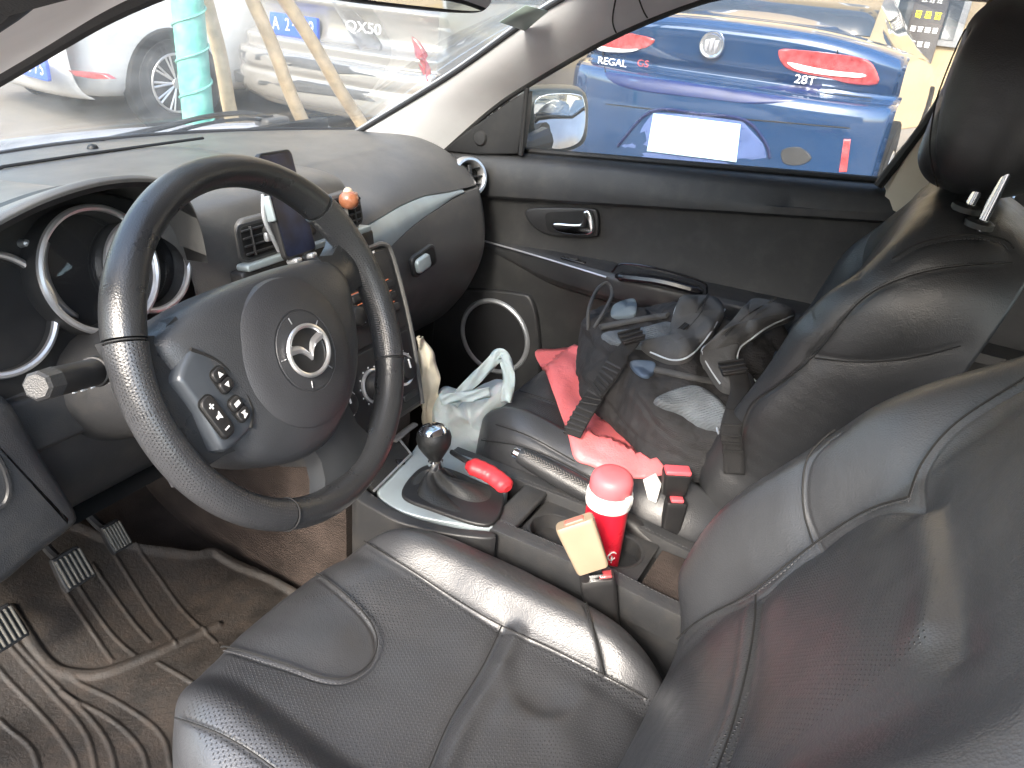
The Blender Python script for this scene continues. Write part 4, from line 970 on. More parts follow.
# open cubby ahead of the plate with a bright rim
q = [kz(*p)[:2] for p in ((374, 491), (411, 454), (399, 440), (392, 432), (352, 470))]
M().prism(kf, q, -.06, .0045, .002).ob('cubby', MT['void'], cn)
M().tube([kz(*p, CZ+.006) for p in ((374, 491), (393, 472), (411, 454), (399, 439))], .0022, 6).ob('cubby_rim', MT['bright'], cn)
M().tube([kz(*p, CZ+.010) for p in ((394, 441), (404, 432), (415, 424))], .007, 8, flat=.35).ob('cubby_lid', MT['dash'], cn)
m = M(); m.text(Fr(kz(404, 456, CZ+.006), (0, -1, 0), (1, 0, 0)), 'P', .0001, 0)
M().box(Fr(kz(400, 462, CZ+.004), (.6, .8, 0), (-.8, .6, 0)), (0, 0, 0), (.016, .014, .004), .002).ob('socket_cap', MT['gloss'], cn)
# ================================================================ gear lever
gl = thing('gear_lever', kz(440, 500), 'gear lever with black ball knob, chrome cap and pleated leather boot', 'gear lever')
base = A([kz(*p)[:2] for p in ((413, 477), (402, 498), (430, 512), (489, 528), (503, 497), (480, 485), (455, 474), (430, 468))]); base = spl(base, 8, True)
M().prism(kf, base, -.005, .008, .003).ob('boot_frame', MT['black'], gl)
kp_ = onX(434, 440, -.008); neck = onX(436, 466, -.008); n = len(base); G = []; cb = base.mean(0)
for i, t in enumerate(np.linspace(0, 1, 26)):
    c = cb*(1-t)+A(neck[:2])*t; z = CZ+.006+(neck[2]-CZ-.006)*t**1.5*1.0; sc = (1-t)**1.35*.93+.115*t
    r = []
    for j, p in enumerate(base):
        a = j/n*2*PI; fold = 1+.16*math.sin(t*PI)**.8*math.sin(5*a+3*t+1.2*math.sin(2*a)); q = c+(p-cb)*sc*fold; r.append((q[0], q[1], z+.006*math.sin(t*PI)*math.sin(4*a+6*t)))
    G.append(r)
M().loft(G, False, False).ob('boot', MT['boot'], gl, ang=180)
ax = nrm(kp_-neck); gfr = Fr(neck, np.cross(ax, (0, 1, 0)), np.cross(ax, np.cross(ax, (0, 1., 0)))); gfr = Fr(neck, *((lambda u: (u, np.cross(ax, u)))(nrm(np.cross((0, 1., 0), ax)))))
L = np.linalg.norm(kp_-neck)
M().lathe(gfr, [(.008, -.02), (.011, -.008), (.0125, .0), (.0125, .010), (.010, .013)], 28).ob('collar', MT['chrome'], gl)
kb_ = M().lathe(gfr, [(.010, .010), (.011, .014), (.020, L-.020), (.0265, L-.008), (.0285, L+.004), (.0270, L+.012), (.0240, L+.017)], 40).ob('knob', MT['boot'], gl)
M().lathe(gfr, [(.0243, L+.0165), (.0210, L+.0215), (.014, L+.0250), (.0001, L+.0265)], 40).ob('knob_cap', MT['chrome'], kb_)
cf_ = Fr(gfr.w((0, 0, L+.0252)), (1, 0, 0), (0, 1, 0)); cf_ = gfr.off((0, 0), L+.0262)
m = M()
for k in (-1, 0, 1): m.box(cf_, (k*.005, 0, 0), (.0008, .011, .0012))
m.box(cf_, (0, 0, 0), (.0108, .0008, .0012)); m.ob('shift_pattern', MT['void'], kb_)
# ================================================================ hand brake, red sleeve
hb = thing('hand_brake', (.085, -.3, .58), 'hand brake lever with braided black leather grip and chrome button', 'hand brake')
a, b = onX(520, 455, .088), onX(602, 500, .088); P = [a*(1-t)+b*t for t in np.linspace(0, 1, 24)]
r = [.0135+.0035*math.sin(t*PI)**.6+.002*t for t in np.linspace(0, 1, 24)]
M().tube(P, r, 18).ob('grip', MT['seatside'], hb)
dv = nrm(a-b); M().tube([a-dv*.001, a+dv*.010, a+dv*.013], [.0095, .0095, .007], 16).ob('button', MT['chrome'], hb)
up = nrm(np.cross(dv, (1, 0, 0))); up = up if up[2] > 0 else -up; side = A([-1., 0, 0]); uu = nrm(up*.85+side*.5); m = M()
for k in range(26):
    t = .06+k*.034; p = a*(1-t)+b*t; rr = .0138+.0035*math.sin(t*PI)**.6+.002*t; w = np.cross(dv, uu); q = lambda s: p-dv*s[0]*1.+(uu*math.cos(s[1])+w*math.sin(s[1]))*rr
    m.tube([q((-.003, -.28)), q((.003, 0)), q((-.003, .28))], .0011, 5)
m.ob('braid', MT['dash'], hb)
M().tube([b, onX(660, 535, .088)+A([0, 0, -.02])], [.015, .013], 12).ob('lever_arm', MT['black'], hb)
rs = thing('red_sleeve', onZ(487, 475, .6), 'small red rubber sleeve lying beside the gear lever boot', 'sleeve')
P = spl([onZ(*p) for p in ((467, 465, .612), (477, 468, .612), (490, 474, .607), (502, 483, .603), (508, 489, .600))], 8); n = len(P)
M().tube(P, [.008+.008*sm(i, 0, 5)+.0004*math.sin(i*1.3)-.007*sm(i, n-5, n-1) for i in range(n)], 16, flat=.85).ob('sleeve', MT['red'], rs)
M().tube(spl([onZ(*p) for p in ((452, 452, .60), (458, 456, .61), (468, 462, .612))], 5), .0045, 8).ob('cord', MT['rubber'], rs)
# ================================================================ bottle
bt0 = tf.w((cups[1][0]+.012, cups[1][1], -.045)); bt0 = onZ(600, 550, CZ-.02); bt0 = A([bt0[0], bt0[1], CZ-.052])
tp_ = onX(609, 468, bt0[0]); BH = tp_[2]-bt0[2]-.004
bt = thing('drink_bottle', bt0, 'red insulated bottle with pink cap and white collar standing in the rear cup holder', 'bottle')
bf = Fr(bt0, (1, 0, 0), (0, 1, 0)); R = .0315
M().lathe(bf, [(.0001, .001), (R-.004, 0), (R-.0005, .004), (R, .012), (R, BH-.062), (R+.001, BH-.055)], 48).ob('body', mat('red_bottle_paint', (.62, .015, .035), .3, coat=.3, var=.04), bt)
M().lathe(bf, [(R-.001, BH-.0551), (R+.0022, BH-.054), (R+.003, BH-.050), (R+.0028, BH-.034), (R+.001, BH-.031), (R-.002, BH-.0305)], 48).ob('collar', MT['white'], bt)
M().lathe(bf, [(R-.001, BH-.0304), (R+.0005, BH-.028), (R, BH-.014), (R-.002, BH-.007), (R-.007, BH-.002), (R-.014, BH), (.0001, BH+.001)], 48).ob('cap', mat('pink_cap_plastic', (.68, .13, .15), .45), bt)
dd = nrm(A([CC[0]-bt0[0], CC[1]-bt0[1], 0])); sd = np.cross((0, 0, 1.), dd)
lf_ = Fr(bf.w((0, 0, BH-.035))+(dd*.55+sd*.83)*(R+.003), np.cross((0, 0, 1.), dd*.55+sd*.83), (0, 0, 1))
M().box(lf_, (0, .002, 0), (.014, .016, .008), .003).ob('latch', MT['white'], bt)
lg = Fr(bf.w((0, 0, .045))+(dd*.8+sd*.6)*(R), np.cross((0, 0, 1.), dd*.8+sd*.6), (0, 0, 1))
m = M(); m.tube([lg.w((.007*math.cos(t), .007*math.sin(t), .0004)) for t in np.linspace(.5, 5.6, 20)], .0012, 5); m.tube([lg.w((0, 0, .0004)), lg.w((0, -.013, .0004))], .0012, 5); m.ob('emblem', MT['white'], bt)
# ================================================================ belt buckles
def buckle(o, ex, up, w, d, h, par, bm=MT['black'], nm='housing'):
    up = nrm(up); ex = nrm(A(ex)-up*(A(ex)@up)); f = Fr(o, ex, np.cross(up, ex)) ; m = M(); rings = []
    for t, s_ in ((0, .80), (.05, .86), (.5, .93), (.9, 1.0), (.98, .99), (1.0, .93)):
        rings.append([f.w((x*s_, y*s_, t*h)) for x, y in rrect(w, d, min(w, d)*.25)])
    m.loft(rings); m.ob(nm, bm, par); return f
upv = nrm(A([-.06, .10, 1])); 
b0 = onX(606, 640, -.080); b1_ = onX(597, 576, -.083)
db = thing('belt_buckle', b0, 'black seat belt buckle beside the nearest seat holding the tan extender', 'belt buckle')
upv = nrm(b1_-b0); exv = nrm(np.cross((.45, 1, 0), (0, 0, 1.))); exv = nrm(A([.45, -.89, 0])); H_ = np.linalg.norm(b1_-b0)
f = buckle(b0, exv, upv, .050, .028, H_, db); M().box(f, (.012, -.0, H_), (.018, .016, .006), .002).ob('release_button', MT['redlamp'], db)
M().tube([b0, b0+A([.01, -.05, -.06])], [.012, .016], 10).ob('buckle_stalk', MT['rubber'], db)
e0, e1 = onX(593, 568, -.088), onX(574, 521, -.094)
be = thing('belt_extender', e0, 'tan plastic seat belt extender with red button plugged into the near buckle', 'belt extender')
u2 = nrm(e1-e0); f = buckle(e0, exv, u2, .054, .024, np.linalg.norm(e1-e0), be, MT['tan'])
M().box(f, (0, 0, np.linalg.norm(e1-e0)), (.028, .012, .005), .002).ob('release_button', mat('faded_red', (.6, .15, .12), .45), be)
M().box(f, (0, 0, -.006), (.020, .004, .02), .001).ob('tongue', MT['chrome'], be)
pb0, pb1 = onX(671, 525, .118), onX(671, 498, .118)
pb = thing('belt_buckle', pb0, 'lower black belt buckle with red button beside the farther seat', 'belt buckle')
f = buckle(pb0+A([0, 0, -.05]), nrm(A([.5, -.85, 0])), (0, 0, 1), .034, .022, .05+pb1[2]-pb0[2], pb); M().box(f, (0, 0, .052+pb1[2]-pb0[2]), (.020, .016, .006), .002).ob('release_button', mat('pink_red', (.75, .10, .12), .4), pb)
pe0, pe1 = onX(673, 492, .124), onX(673, 470, .124)
pe = thing('belt_extender', pe0, 'black belt extender with large red button plugged in beside the backpack', 'belt extender')
f = buckle(pe0, nrm(A([.5, -.85, 0])), (0, 0, 1), .044, .028, pe1[2]-pe0[2], pe); M().box(f, (0, -.0, pe1[2]-pe0[2]+.001), (.040, .022, .010), .003).ob('release_button', bpy.data.materials['pink_red'], pe)
tg = M(); q = [onX(*p, .115) for p in ((643, 480), (655, 474), (661, 485), (656, 503), (648, 499))]
tagm = tg.add([*q, *[p+A([.003, 0, 0]) for p in q]], [(0, 1, 2, 3, 4), (9, 8, 7, 6, 5)]+[(i, (i+1) % 5, 5+(i+1) % 5, 5+i) for i in range(5)]).ob('fabric_tag', MT['white']); tag(tagm, 'small white fabric tag hanging by the red belt buckle', 'tag')
# ================================================================ floor mat and pedals
mtm = thing('floor_mat', (-.42, .15, .28), 'muddy brown ribbed rubber mat on the driver footwell floor', 'floor mat')
def matz(x, y): return .292+.11*sm(y, .33, .62)+.004*np.sin(x*23+y*11)
ridges = [ [(275,577),(310,600),(340,625),(372,640)] ]
gx = np.linspace(-.70, -.105, 300); gy = np.linspace(-.12, .62, 340); X_, Y2 = np.meshgrid(gx, gy, indexing='ij'); Zm = matz(X_, Y2)
outl = spl([(-.70, -.12), (-.70, .45), (-.55, .52), (-.43, .60), (-.30, .60), (-.24, .50), (-.16, .42), (-.108, .34), (-.108, -.12)], 5)
def ribs(P, w=.0032, h=.0024):
    global Zm
    D = np.full(X_.shape, 9.); P = A(P)
    for a, b in zip(P[:-1], P[1:]):
        ab = b-a; t = np.clip(((X_-a[0])*ab[0]+(Y2-a[1])*ab[1])/(ab@ab+1e-12), 0, 1); D = np.minimum(D, np.hypot(X_-a[0]-t*ab[0], Y2-a[1]-t*ab[1]))
    Zm += h*np.exp(-(D/w)**4)
def rp_(L): return spl([onZ(*p, .297)[:2] for p in L], 6)
for L in (((20, 640), (48, 668), (72, 674), (110, 670), (160, 650), (217, 622)),): ribs(rp_(L), .008, .006)
for L in (((112, 572), (140, 600), (165, 628), (176, 645)), ((98, 590), (125, 615), (150, 640)), ((80, 605), (110, 635), (135, 655)), ((68, 612), (95, 640), (112, 660)), ((158, 662), (190, 680), (215, 695)), ((0, 680), (40, 710), (70, 750), (80, 780)), ((0, 655), (50, 690), (85, 730), (98, 780)), ((20, 660), (70, 695), (105, 735), (118, 780)), ((60, 690), (110, 715), (140, 745), (150, 780)), ((72, 678), (120, 700), (160, 730), (172, 770)), ((0, 720), (30, 745), (42, 780)), ((125, 560), (160, 585), (195, 620), (215, 640))): ribs(rp_(L))
ribs(outl[::3], .009, .009)
poly = outl; ins = np.zeros(X_.shape, bool)
for i in range(len(poly)):
    (x1, y1), (x2, y2) = poly[i], poly[(i+1) % len(poly)]; ins ^= ((y1 > Y2) != (y2 > Y2)) & (X_ < (x2-x1)*(Y2-y1)/((y2-y1)+1e-12)+x1)
m = M(); m.V = [tuple(v) for v in np.stack([X_, Y2, Zm], 2).reshape(-1, 3)]; ny = len(gy)
m.F = [(i*ny+j, (i+1)*ny+j, (i+1)*ny+j+1, i*ny+j+1) for i in range(len(gx)-1) for j in range(ny-1) if ins[i, j] and ins[i+1, j+1]]
k = N('muddy_mat'); v = k.obj(); k.b.inputs['Roughness'].default_value = .75
d = k.ramp(k.noise(7, 10, v, .75), .36, .60); d2 = k.ramp(k.noise(34, 8, v, .75), .30, .62)
k.l(k.mix(k.math('MULTIPLY', d, d2), (.009, .008, .007), (.028, .019, .013)), k.b.inputs['Base Color']); k.l(k.math('ADD', k.math('MULTIPLY', d, .35), .45), k.b.inputs['Roughness']); k.bump(k.noise(180, 6, v, .7), .6, .003)
MT['mud'] = k.m
o_ = m.ob('rubber_mat', MT['mud'], mtm, ang=180)
def pedal(c, w, h, lab, nm='pedal'):
    t = thing(nm, c, lab, 'pedal', 'foot pedals'); f = Fr(c, (1, 0, 0), (0, .55, .83)); 
    o = spl([(-w/2, -h*.42), (-w*.32, -h/2), (w*.32, -h/2), (w/2, -h*.42), (w*.45, h*.4), (w*.3, h/2), (-w*.3, h/2), (-w*.45, h*.4)], 3, True)
    M().prism(f, o, -.012, .0, .003).ob('pad', MT['rubber'], t); m = M()
    for k in range(6): x = -w*.38+k*w*.152; m.box(f, (x, 0, .002), (.0042, h*.84, .006), .0015)
    m.ob('pad_ribs', mat('worn_rubber', (.09, .085, .075), .6) if 'worn_rubber' not in bpy.data.materials else bpy.data.materials['worn_rubber'], t)
    M().tube(spl([f.w((0, 0, -.01)), f.w((0, .05, -.05)), f.w((0, .16, -.06)), f.w((0, .26, -.02))], 6), .008, 8).ob('pedal_arm', MT['black'], t)
pc = [onY(74, 568, .44), onY(117, 536, .47), onY(4, 628, .42)]
pedal(pc[0], .052, .058, 'middle worn ribbed brake pedal above the muddy mat'); pedal(pc[1], .036, .052, 'narrow accelerator pedal farthest from the open door'); pedal(pc[2], .052, .058, 'clutch pedal at the left edge of the footwell')
# ================================================================ street
k = N('paving'); v = k.obj(); br = k.n('ShaderNodeTexBrick'); br.inputs['Scale'].default_value = 1; br.inputs['Brick Width'].default_value = .6; br.inputs['Row Height'].default_value = .3; br.inputs['Mortar Size'].default_value = .006
k.l(v, br.inputs['Vector']); br.inputs['Color1'].default_value = (.235, .20, .165, 1); br.inputs['Color2'].default_value = (.21, .18, .15, 1); br.inputs['Mortar'].default_value = (.14, .13, .12, 1)
k.l(k.mix(k.ramp(k.noise(1.3, 8, v, .6), .35, .7), br.outputs['Color'], (.20, .185, .165)), k.b.inputs['Base Color']); k.b.inputs['Roughness'].default_value = .85; k.bump(k.noise(60, 6, v), .3, .01)
gr = M().grid([[(x, y, 0) for y in (-150, 150)] for x in (-150, 150)]).ob('ground', k.m); struct(gr)
def facade(name, x, y0, y1, h, col, label, face=-1):
    b = thing(name, (x, (y0+y1)/2, 0), label, 'building'); pm = mat(name+'_plaster', col, .85, var=.08, dirt=.15, vs=2)
    M().box(WF, (x-face*.3, (y0+y1)/2, h/2), (.6, y1-y0, h), .02).ob('wall', pm, b)
    n = int((y1-y0)/3)
    for i in range(n):
        for j in range(int(h/3)):
            yc = y0+1.5+i*3; zc_ = 1.7+j*3
            w = M().box(WF, (x+face*.02, yc, zc_), (.08, 1.5, 1.5), .01).ob('window', MT['silver'], b)
            M().box(WF, (x+face*.065, yc, zc_), (.012, 1.36, 1.36)).ob('pane', mat('dark_window_pane', (.05, .06, .07), .08) if 'dark_window_pane' not in bpy.data.materials else bpy.data.materials['dark_window_pane'], w)
    return b
facade('shop_building', 10.2, -16, 20, 9, (.36, .28, .17), 'beige plastered shop building behind the parked cars and the sign')
facade('street_building', -20, -20, 20, 6, (.55, .44, .32), 'warm plastered building across the street behind the photographer', 1)
PB_ = dict(blue=mat('blue_car_paint', (.014, .042, .105), .10, metal=.25, coat=1, var=.03, vs=3), white=mat('white_car_paint', (.66, .66, .65), .22, coat=.8, var=.02, vs=3), grey=mat('bronze_grey_car_paint', (.30, .285, .26), .25, metal=.3, coat=.8, var=.03, vs=3), cglass=mat('car_window_glass', (.03, .035, .04), .05, coat=.6), tyre=mat('tyre', (.02, .02, .021), .8, grain=.3, gs=60), rim=mat('alloy_rim', (.6, .6, .6), .3, metal=.7), plate=mat('blank_pale_plate', (.50, .72, .78), .4, var=.02), bplate=mat('blue_number_plate', (.03, .10, .55), .4, var=.02))
def wheel(par, f, R=.325, rr=.215, nsp=10):
    w = M().lathe(f, [(rr, -.19), (R-.02, -.20), (R, -.17), (R, -.03), (R-.015, -.004), (rr+.012, .0), (rr, -.012), (rr-.004, -.15)], 56).ob('wheel', PB_['tyre'], par)
    m = M(); m.lathe(f, [(rr+.002, -.006), (rr-.004, .002), (rr-.016, .0), (rr-.022, -.05)], 56); m.lathe(f, [(.0001, .0), (.035, .0), (.042, -.012), (.045, -.05)], 24)
    for i in range(nsp):
        a = i/nsp*2*PI
        for s_ in (-.09, .09):
            m.tube([f.w((.035*math.cos(a), .035*math.sin(a), -.012)), f.w(((rr-.014)*math.cos(a+s_), (rr-.014)*math.sin(a+s_), -.008))], .009, 6)
    m.ob('rim', PB_['rim'], w); M().lathe(f, [(.0001, -.05), (rr-.004, -.05)], 32).ob('brake_disc', MT['black'], w)
def carbody(name, o, phi, hw, paint, L, label, suv=False, group='parked cars seen through the glass'):
    c, s_ = math.cos(phi), math.sin(phi); t = thing(name, o, label, 'car', group); f = Fr(o, (c, s_, 0), (-s_, c, 0))   # x forward, y to its left
    # station: (x, half width, shoulder z, top z, top half width, bottom z)
    if suv: st = [(.14, .86, .82, 1.12, .72, .28), (.2, .94, .90, 1.28, .72, .24), (.32, .98, .98, 1.46, .70, .22), (.6, 1, 1.0, 1.66, .68, .22), (1.4, 1, 1.0, 1.70, .68, .2), (2.4, 1, .99, 1.66, .66, .2), (3.1, .99, .97, 1.35, .66, .2), (3.6, .98, .95, 1.08, .7, .22), (4.4, .9, .8, .9, .7, .25), (4.6, .8, .6, .68, .6, .3)]
    else: st = [(.15, .84, .84, 1.08, .74, .28), (.2, .92, .94, 1.13, .76, .22), (.32, .96, .98, 1.155, .74, .2), (.6, .96, .99, 1.165, .68, .19), (1.0, .96, .98, 1.31, .56, .18), (1.5, .96, .96, 1.42, .55, .18), (2.4, .97, .95, 1.45, .55, .18), (3.1, .99, .93, 1.22, .64, .18), (3.6, .98, .9, 1.0, .7, .2), (4.4, .9, .76, .84, .7, .24), (4.6, .8, .58, .64, .6, .3)]
    xs_ = A([q[0] for q in st])*L/4.6; xx = np.concatenate([np.linspace(.15, .36, 8), np.linspace(.44, L, 36)]); G = []
    for x in xx:
        w, zs, zt, wt, zb_ = [float(np.interp(x, xs_, [q[i] for q in st])) for i in (1, 2, 3, 4, 5)]; w *= hw; wt *= hw
        P = [(w*.86, zb_), (w*.97, zb_+.08), (w*1.0, .5), (w*.995, .68), (w*.97, zs-.05), (w*.93, zs), (wt+(w*.9-wt)*.12, zt-.10*(zt-zs > .2)-.02), (wt*.92, zt-.01), (wt*.5, zt+.012), (0, zt+.016)]
        P = P+[(-a, b) for a, b in P[:-1][::-1]]; G.append([f.w((x, a, b)) for a, b in P])
    M().loft(G, False, True).ob('body', paint, t, ang=50, sub=1)
    hwm = hw
    for xw in (.86, L-.85):
        for sg in (1, -1):
            wf_ = Fr(f.w((xw, sg*(hw-.015), .325)), f.x, (0, 0, 1)) if sg < 0 else Fr(f.w((xw, sg*(hw-.015), .325)), -f.x, (0, 0, 1))
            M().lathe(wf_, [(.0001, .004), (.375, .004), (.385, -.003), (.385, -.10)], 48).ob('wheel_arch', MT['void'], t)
            wheel(t, wf_.off((0, 0), .012))
    # windows: side strips and rear glass set proud of the body
    for sg in (1, -1):
        a, b = (1.15, 3.1) if not suv else (.7, 3.0)
        g = []
        for x in np.linspace(a, b, 12)*L/4.6:
            w, zs, zt, wt = [float(np.interp(x, xs_, [q[i] for q in st])) for i in (1, 2, 3, 4)]; w *= hw; wt *= hw
            p, q = A([w*.93, zs]), A([wt+(w*.9-wt)*.12, zt-.12*(zt-zs > .2)-.02]); g.append([f.w((x, sg*(A(p)*(1-u)+q*u)[0]+sg*.012, (p*(1-u)+q*u)[1])) for u in (.12, .5, .92)])
        M().grid(g).ob('side_window', PB_['cglass'], t, solid=.004)
    return t, f, (xs_, st)
def flat(f, x0, L, px0):   # pixel outline on the plane x = x0 of a car frame -> local (y, z)
    pf_ = Fr(f.w((x0, 0, 0)), -f.y, f.z); return [pf_.px(*p)[:2] for p in L], pf_
# ---- blue saloon, rear towards us
bo = A([3.72, .64, 0]); bc, bfm, bst = carbody('parked_car', bo, 0, .90, PB_['blue'], 4.7, 'blue saloon seen from behind through the passenger window')
def tailx(prof, hw):
    q = spl(prof, 5); o = np.argsort(q[:, 1]); zz, xx_ = q[o, 1], q[o, 0]
    return lambda y, z: float(np.interp(z, zz, xx_))+.10*max(0, abs(y)-.35)**2/.3+.05*min(1, abs(y)/hw)**8
def onsurf(f, tx, X_, Y_):
    x = 0.
    for _i in range(8):
        q = Fr(f.w((x, 0, 0)), -f.y, f.z).px(X_, Y_); x = .5*x+.5*tx(-q[0], q[1])
    return A(q[:2])
def patch(L, off, mt, nm, par, f, tx, x0, n=3, th=.03):
    """applied panel: outline on the tail, its front follows the rounded tail skin at height off"""
    P = [onsurf(f, tx, *p) for p in L]; Q = spl(P, n, True) if n > 1 else spl(P, 1, True); c = Q.mean(0); G = []
    for s_, o_ in ((.02, off), (.3, off), (.6, off), (.85, off), (.96, off), (1.0, off*.55), (1.0, -th)):
        r = []
        for q in Q:
            p = c+(q-c)*s_; r.append(f.w((tx(-p[0], p[1])-o_, -p[0], p[1])))
        G.append(r)
    return M().grid(G, False, True).ob(nm, mt, par, ang=50)
# tail skin: boot lid, lip, bumper
def tail(par, f, hw, prof, paint, nm='tail_panel', drop=.09):
    G = []
    for u in np.linspace(-1, 1, 41):
        r = []
        for x, z in spl(prof, 5): r.append(f.w((x+.10*max(0, abs(u*hw)-.35)**2/.3+.05*abs(u)**8, u*hw*(1-.02*(z > .9)), z-drop*abs(u)**3*sm(z, .95, 1.15))))
        G.append(r)
    return M().grid(G).ob(nm, paint, par, solid=.006)
btx = tailx([(.30, 1.185), (.12, 1.18), (.03, 1.155), (.0, 1.11), (.01, 1.03), (.02, .97), (.04, .93), (.055, .90), (.03, .875), (-.06, .86), (-.10, .83), (-.11, .75), (-.10, .6), (-.09, .45), (-.05, .30), (.05, .22)], .90)
tail(bc, bfm, .90, [(.30, 1.185), (.12, 1.18), (.03, 1.155), (.0, 1.11), (.01, 1.03), (.02, .97), (.04, .93), (.055, .90), (.03, .875), (-.06, .86), (-.10, .83), (-.11, .75), (-.10, .6), (-.09, .45), (-.05, .30), (.05, .22)], PB_['blue'])
patch([(606, 72), (640, 77), (700, 83), (760, 91), (812, 91), (822, 84), (818, 92), (800, 100), (755, 104), (700, 98), (640, 91), (614, 83)], 0.006, mat('navy_lip_shade', (.01, .02, .08), .35), 'boot_lip_shade', bc, bfm, btx, -.035, 3)  # dark navy patch paints the shadow in the recess at the boot lip
patch([(620, 146), (653, 112), (700, 115), (744, 121), (764, 143), (768, 158), (720, 166), (640, 160)], 0.004, mat('plate_recess_blue', (.06, .09, .20), .3, coat=.5), 'plate_recess', bc, bfm, btx, -.112, 1)
q = [onsurf(bfm, btx, *p_) for p_ in spl([(618, 146), (652, 111), (700, 114), (745, 120), (766, 143), (770, 158)], 4)]; M().tube([bfm.w((btx(-a_, b_)-.006, -a_, b_)) for a_, b_ in q], .009, 5).ob('recess_edge', mat('navy_edge', (.008, .012, .05), .3), bc)
patch([(654, 113.5), (741, 124), (736.5, 162), (647.5, 151)], 0.018, PB_['plate'], 'number_plate', bc, bfm, btx, -.125, 1)
lens = PB_['blue']
patch([(779, 50), (800, 50), (830, 53), (862, 58), (874, 66), (878, 84), (850, 84), (828, 78), (800, 73), (784, 66)], 0.01, MT['redlamp'], 'tail_lamp', bc, bfm, btx, .010, 3)
patch([(788, 62), (812, 67), (835, 71), (864, 74), (862, 77.5), (832, 75.5), (808, 72), (794, 68)], 0.016, MT['white'], 'reversing_lamp', bc, bfm, btx, -.003, 3)
patch([(590, 33), (612, 30), (640, 35), (655, 40), (646, 48), (628, 50), (604, 48), (590, 45)], 0.01, MT['redlamp'], 'tail_lamp', bc, bfm, btx, .010, 3)
patch([(600, 46), (622, 49), (640, 49), (630, 52), (610, 52), (598, 50)], 0.016, MT['white'], 'reversing_lamp', bc, bfm, btx, -.003, 3)
patch([(844, 139), (851, 139), (847, 172), (839, 172)], 0.008, MT['redlamp'], 'reflector', bc, bfm, btx, -.105, 1)
patch([(782, 150), (800, 147), (812, 158), (800, 165), (784, 163)], 0.008, MT['plast'], 'exhaust_trim', bc, bfm, btx, -.112, 3)
bd_ = onsurf(bfm, btx, 713, 45); bf2 = Fr(bfm.w((btx(-bd_[0], bd_[1])-.02, -bd_[0], bd_[1])), -bfm.y, bfm.z)
br_ = M().lathe(bf2, [(.0001, .004), (.052, .004), (.060, .010), (.066, .010), (.070, .0), (.070, -.05)], 40).ob('badge_ring', MT['chrome'], bc)
m = M()
for k_ in (-1, 0, 1): m.prism(bf2, [(k_*.026-.012, .032-.008*abs(k_)), (k_*.026+.012, .036-.008*abs(k_)), (k_*.026+.008, -.018+.01*k_), (k_*.026-.002, -.036), (k_*.026-.012, -.014)], .004, .010, .002)
m.ob('badge_shields', mat('badge_grey', (.35, .35, .38), .3, metal=.6), br_)
def lett(s_, p, size, mt, nm):
    c = onsurf(bfm, btx, *p); e = 1e-2; dx = (btx(-c[0]-e, c[1])-btx(-c[0]+e, c[1]))/(2*e); m = M(); xm = min(btx(-c[0]+a_, c[1]+b_) for a_ in (-.14, 0, .14) for b_ in (-.04, 0, .04)); q = Fr(bfm.w((xm-.006, -c[0], c[1])), -bfm.y, bfm.z); m.text(q, s_, size, .003, sx=1.15).ob(nm, mt, bc)
lett('REGAL', (622, 61), .052, MT['white_mark'], 'model_lettering'); lett('GS', (648, 63), .052, MT['redlamp'], 'trim_lettering'); lett('28T', (806, 80), .060, MT['white_mark'], 'engine_lettering')
for L in ([(838, 50), (836, 60), (833, 72)], [(604, 44), (603, 58), (606, 72)], [(606, 104), (660, 110), (720, 117), (780, 122), (850, 128)], [(822, 93), (850, 96), (872, 98)]):
    q = [onsurf(bfm, btx, *p_) for p_ in spl(L, 5)]; M().tube([bfm.w((btx(-a_, b_)-.004, -a_, b_)) for a_, b_ in q], .0035, 5).ob('panel_gap', MT['void'], bc)
g = []
for y in np.linspace(-.62, .62, 12): g.append([bfm.w((x, y*(1-.05*t), z+.01)) for x, z, t in ((.60, 1.145, 0), (.85, 1.27, .5), (1.12, 1.375, 1))])
M().grid(g).ob('rear_window', PB_['cglass'], bc, solid=.006)
# ---- grey SUV
so_ = A([4.0, 3.64, 0]); sc_, sfm, _ = carbody('parked_car', so_, 0, .88, PB_['grey'], 4.7, 'bronze grey sport utility vehicle seen from behind through the windshield', True)
stx = tailx([(.30, 1.40), (.16, 1.25), (.06, 1.05), (.02, .98), (.05, .93), (.07, .86), (.05, .74), (-.02, .71), (-.05, .69), (-.05, .62), (-.12, .60), (-.14, .52), (-.12, .47), (-.14, .42), (-.12, .3), (.0, .22)], .925)
tail(sc_, sfm, .925, [(.30, 1.40), (.16, 1.25), (.06, 1.05), (.02, .98), (.05, .93), (.07, .86), (.05, .74), (-.02, .71), (-.05, .69), (-.05, .62), (-.12, .60), (-.14, .52), (-.12, .47), (-.14, .42), (-.12, .3), (.0, .22)], PB_['grey'])
patch([(262, 52), (300, 57), (350, 64), (380, 68), (378, 77), (340, 74), (290, 66), (240, 57), (240, 49)], 0.006, mat('dark_grey_cladding', (.06, .06, .06), .5), 'tailgate_band', sc_, sfm, stx, -.06, 1)
patch([(228, 68), (300, 80), (372, 92), (376, 102), (300, 92), (228, 80)], 0.008, bpy.data.materials['dark_grey_cladding'], 'bumper_band', sc_, sfm, stx, -.15, 1)
patch([(332, 2), (348, 0), (362, 18), (382, 44), (378, 54), (362, 52), (346, 28)], 0.006, mat('grey_tailgate_reflection', (.16, .155, .15), .3, coat=.5), 'tailgate_reflection', sc_, sfm, stx, .035, 1)  # darker grey patch paints a reflection on the flat tailgate
